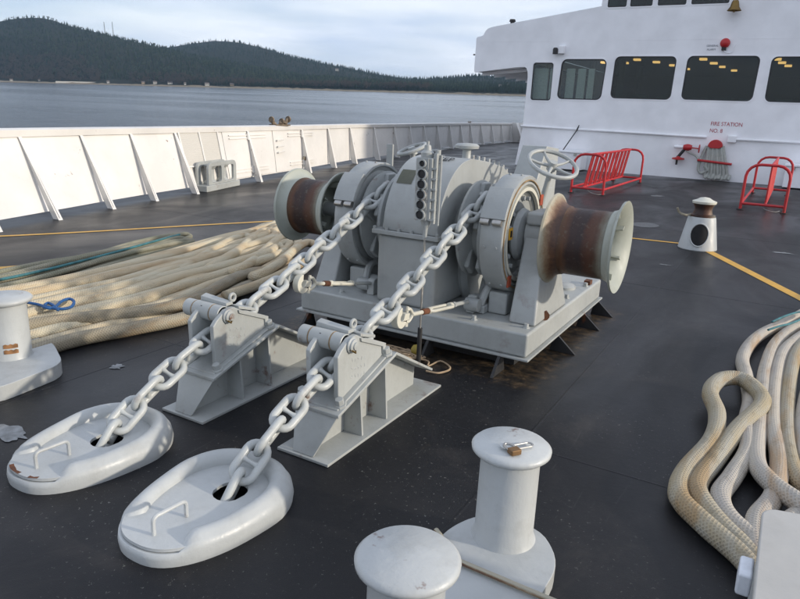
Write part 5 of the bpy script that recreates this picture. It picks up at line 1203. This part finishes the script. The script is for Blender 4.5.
MB().cyl((px_, 3.76, .24), (px_ , 3.76, zb_ - .1), .0065, seg=8).build('pole', M_STEEL, r_); MB().cyl((px_, 3.76, 0.0), (px_, 3.76, .25), .016, seg=10).build('rubber_sleeve', M_RUBBER, r_)

# cord with a yellow float by the stopper
c = pz(416, 352, .04)
r_ = thing('float_cord', (c.x, c.y, 0), 'tangled thin cord with a small yellow float behind the nearer chain stopper', 'cord')
MB().lathe([(0, -.038), (.02, -.034), (.034, -.015), (.037, .0), (.034, .015), (.02, .034), (0, .038)], (c.x, c.y, .055), 'z', 16).build('float', M_YKNOB, r_)
rn = random.Random(8); P = [Vector((c.x, c.y, .03))]
for i in range(46): P.append(Vector((c.x - .09 + .14 * math.sin(i * 1.9) + rn.uniform(-.04, .04) - .0, c.y - .06 + .09 * math.cos(i * 2.3) + rn.uniform(-.04, .04), .01 + .035 * rn.random())))
P += [pz(425, 360, .02), pz(428, 366, .01), pz(440, 361, .012), pz(449, 366, .012), pz(449, 370, .012), pz(438, 373, .012), pz(426, 371, .012)]
MB().tube(catmull(P, 5), .0065, 5).build('cord', M_CORD, r_)

# ================================================================ ROPES
def rope_path(P, n=8): return catmull(P, n)
def rope(name, P, rad, mat, lab=None, parent=None, seg=10, n=8, cat='rope'):
    pth = rope_path(P, n); o = MB().tube(pth, rad, seg, uvs=True).build(name, mat, parent, smooth=180)
    if lab: tag(o, lab, cat)
    return o
rr = .047
rn = random.Random(21)
# left pile: a thick tan hawser flaked in long bights
def near_x(y): return float(np.interp(y, [0.6, 2.2, 2.7, 3.34, 4.0, 4.6, 5.2, 5.8, 6.5], [-4.02, -4.12, -4.10, -3.98, -4.16, -4.26, -4.38, -4.55, -4.9]))
def far_x(y): return float(np.interp(y, [0.6, 2.2, 3.1, 4.3, 5.5, 6.4, 6.7], [-5.25, -5.32, -5.42, -5.52, -5.66, -5.78, -5.85]))
NS = 15
P = []
for i in range(NS):
    f_ = i / (NS - 1); yend = 5.0 + 1.55 * min(1, f_ * 1.6) + rn.uniform(-.10, .10); ystart = .7 + rn.uniform(-.15, .15)
    wv = rn.uniform(0, 6); zz = lambda y: .05 + (.02 if i % 2 else 0) + .09 * math.exp(-((f_ - .45) / .33) ** 2) * (1 if i % 2 else .55)
    yy = np.linspace(ystart, yend, 9)
    if i % 2: yy = yy[::-1]
    for k, y in enumerate(yy):
        x = near_x(y) + (far_x(y) - near_x(y)) * f_ + .022 * math.sin(y * 2.2 + wv) + rn.uniform(-.012, .012)
        curl = max(0, (y - (yend - .55)) / .55)
        P.append((x + .07 * curl * math.sin(curl * PI), y, zz(y) + .06 * curl * (i % 2)))
    # bight at the end
    ye = yend if i % 2 == 0 else ystart; sg = 1 if i % 2 == 0 else -1; x0 = P[-1][0]; fn = (i + 1) / (NS - 1); xn = near_x(ye) + (far_x(ye) - near_x(ye)) * fn
    if i < NS - 1: P.append(((x0 + xn) / 2, ye + sg * .16, .13 if sg > 0 else .07))
rope('hawser', P, rr, M_ROPE, 'thick tan hawser laid out in long parallel bights on the port side')
# second, upper layer
P = []; NS2 = 9
for i in range(NS2):
    f_ = .14 + .72 * i / (NS2 - 1); yend = 5.25 + 1.15 * min(1, f_ * 1.5) + rn.uniform(-.15, .15); ystart = 1.0 + rn.uniform(-.2, .2); wv = rn.uniform(0, 6); yy = np.linspace(ystart, yend, 9)
    if i % 2: yy = yy[::-1]
    for k, y in enumerate(yy):
        x = near_x(y) + (far_x(y) - near_x(y)) * f_ + .05 * math.sin(y * 1.7 + wv) + rn.uniform(-.02, .02); curl = max(0, (y - (yend - .8)) / .8)
        P.append((x + .24 * math.sin(curl * PI) * (1 if i % 2 else .6), y, .145 + .03 * (i % 2) - .03 * abs(f_ - .5) + .07 * math.sin(curl * PI)))
    ye = yend if i % 2 == 0 else ystart; sg = 1 if i % 2 == 0 else -1
    if i < NS2 - 1: P.append((P[-1][0] - .07, ye + sg * .17, .19))
rope('hawser', P, rr, M_ROPE, 'upper tan hawser whose wavy bights end beside the left drum')
QL = [(150, 280, .10), (176, 271, .15), (190, 264, .17), (212, 251, .19), (230, 241, .20), (243, 236, .20), (251, 240, .19), (240, 250, .17), (222, 261, .15), (208, 269, .14),
      (216, 264, .19), (236, 252, .21), (252, 239, .22), (264, 231, .22), (275, 234, .21), (274, 243, .19), (260, 254, .16), (243, 265, .14), (232, 272, .13),
      (240, 269, .18), (258, 257, .20), (272, 244, .21), (285, 236, .21), (297, 239, .20), (296, 248, .17), (282, 259, .14), (264, 270, .12), (252, 277, .11),
      (262, 274, .15), (281, 262, .17), (294, 250, .18), (306, 243, .17), (316, 246, .15), (313, 255, .12), (298, 265, .10), (278, 276, .10), (255, 286, .10), (225, 296, .10)]
rope('hawser', [pz(*q) for q in QL], .046, M_ROPE, 'tan hawser in wavy raised loops beside the left warping drum', n=6)
P = [(-3.93, .6, .05), (-3.98, 1.4, .05), (-4.02, 2.1, .05), (-4.02, 2.6, .055), (-3.90, 3.0, .06), (-3.83, 3.45, .05), (-3.98, 3.95, .05), (-4.10, 4.35, .055), (-4.12, 4.8, .05), (-4.28, 5.2, .06), (-4.42, 5.55, .07)]
rope('hawser', P, .052, M_ROPED, 'single grey brown chafed hawser along the near edge of the tan pile')
P = [(-4.30, .9, .10), (-4.3, 1.8, .11), (-4.30, 2.4, .14), (-4.18, 2.8, .13), (-4.02, 3.2, .115), (-3.98, 3.6, .11), (-4.12, 4.1, .125), (-4.22, 4.5, .13), (-4.2, 4.9, .10), (-4.32, 5.3, .08)]
rope('hawser', P, .050, M_ROPED, 'dark stained hawser lying across the front of the tan pile')
# grey green thinner rope behind
P = []; NG = 13
for i in range(NG):
    f_ = i / (NG - 1); ystart = 1.6 + rn.uniform(-.2, .2); yend = 5.2 + .35 * f_ + rn.uniform(-.18, .18); yy = np.linspace(ystart, yend, 8)
    if i % 2: yy = yy[::-1]
    for y in yy:
        xn = float(np.interp(y, [1, 3, 4.3, 5.5], [-5.52, -5.55, -5.72, -5.92])); xf = float(np.interp(y, [1, 3.3, 4.2, 5.5], [-5.98, -6.08, -6.14, -6.35]))
        P.append((xn + (xf - xn) * f_ + .03 * math.sin(y * 2.4 + i), y, .035 + .045 * (i % 2) + .03 * rn.random()))
    ye = yend if i % 2 == 0 else ystart; sg = 1 if i % 2 == 0 else -1
    if i < NG - 1: P.append((P[-1][0] - .03, ye + sg * .08, .07))
rope('mooring_line', P, .027, M_ROPEG, 'thin grey green rope flaked behind the tan hawser', seg=8, n=6)
P = [(-5.62, 2.2, .11), (-5.66, 2.9, .12), (-5.70, 3.4, .12), (-5.78, 4.0, .13), (-5.92, 4.6, .13), (-6.05, 5.1, .13), (-6.16, 5.45, .12)]
rope('mooring_line', P, .013, M_TEAL, 'thin teal line running along the grey green rope', seg=6)
# blue tied line
Q = [(20, 301), (30, 303), (40, 305), (47, 308), (55, 307), (62, 301), (70, 299), (74, 302), (71, 307), (62, 309), (52, 308), (45, 306), (48, 303), (54, 306), (58, 310)]
P = [pz(u, v, .225) for u, v in Q]; 
o = rope('lashing', P, .011, M_BLUEL, 'short bright blue line knotted in a loop on the tan ropes', seg=6, n=5)
# right pile
def rp3(L_, z=.05): return [pz(p[0], p[1], p[2] if len(p) > 2 else z) for p in L_]
rr = .045
rope('hawser', rp3([(790, 640), (764, 590), (743, 558), (702, 522), (679, 496), (686, 471), (712, 440, .06), (717, 414, .09), (710, 393, .12), (720, 380, .13), (741, 379, .13), (759, 393, .12), (761, 406, .10), (738, 429, .07), (715, 460), (699, 481), (699, 496), (717, 522), (743, 548), (770, 575), (800, 600)]), .047, M_ROPEY,
     'ochre stained hawser bent in a tall loop at the left of the right hand pile', n=7)
rope('hawser', rp3([(840, 290), (795, 318), (759, 336, .06), (743, 357), (746, 376), (750, 400), (746, 424), (748, 450), (733, 476), (720, 496), (728, 517), (751, 538), (790, 565)]), rr, M_ROPER, 'pale hawser passing under the loop of the ochre one')
rope('hawser', rp3([(850, 300), (800, 325), (777, 342), (766, 367), (762, 395), (759, 424), (756, 460, .06), (769, 481, .08), (800, 504, .09), (840, 530, .07)]), rr, M_ROPER, 'pale grey hawser curving away to the right above the locker')
rope('hawser', rp3([(820, 325), (796, 340), (782, 355), (775, 383), (773, 424), (779, 460), (774, 496), (756, 522), (760, 560), (800, 590)]), rr, M_ROPER, 'pale hawser second from the right with a long straight run')
rope('hawser', rp3([(850, 315), (812, 335), (797, 352), (790, 378), (786, 419), (790, 460), (803, 485), (840, 505)]), rr, M_ROPEY, 'tan hawser at the right edge of the frame')
rope('hawser', rp3([(900, 300), (850, 340), (818, 370), (806, 400), (803, 440), (812, 470), (850, 500), (900, 520)]), rr, M_ROPER, 'outermost pale hawser mostly beyond the right edge')
rope('hawser', rp3([(770, 575, .05), (785, 530, .05), (800, 515, .05), (830, 500, .05)]), rr, M_ROPER, 'short pale bend of hawser tucked behind the pale locker')
rope('lashing', rp3([(768, 330, .13), (780, 326, .15), (792, 323, .15), (806, 316, .12), (800, 312, .12), (785, 316, .12), (772, 322, .1)]), .009, M_TEAL, 'thin teal lashing round the far end of the right hand ropes', seg=6)

# ================================================================ PALE LOCKER, bottom right
r_ = thing('deck_box', (.28, 1.9, 0), 'pale grey steel box with rounded lid corner and white latch at the bottom right', 'deck box')
P = [(.100, 1.2), (.62, 1.2), (.62, 2.20)] + [(.155 + .055 * math.cos(R(a)), 2.125 + .055 * math.sin(R(a)) + .0) for a in (90, 110, 130, 150, 170)]
P = [(.098, 1.1), (.75, 1.1), (.75, 2.27), (.30, 2.235), (.185, 2.205)] + [(.155 + .057 * math.cos(R(a)), 2.140 + .057 * math.sin(R(a))) for a in (95, 112, 130, 148, 165, 180)]
MB().slab(P, 'z', .475, .50).build('lid', paint('sunlit_lid_paint', (0.50, 0.485, 0.45), 0.3, 0.4), r_, bevel=.010, seg=3)  # paler and warmer than the body: sunlight on the top put into colour
MB().box(.108, .72, 1.15, 2.10, .002, .474).build('body', M_PALE, r_, bevel=.01)
MB().box(.060, .097, 1.83, 1.93, .40, .468).build('latch', simple('white_plastic', (.62, .65, .70), .4), r_, bevel=.008)

bpy.context.view_layer.update()
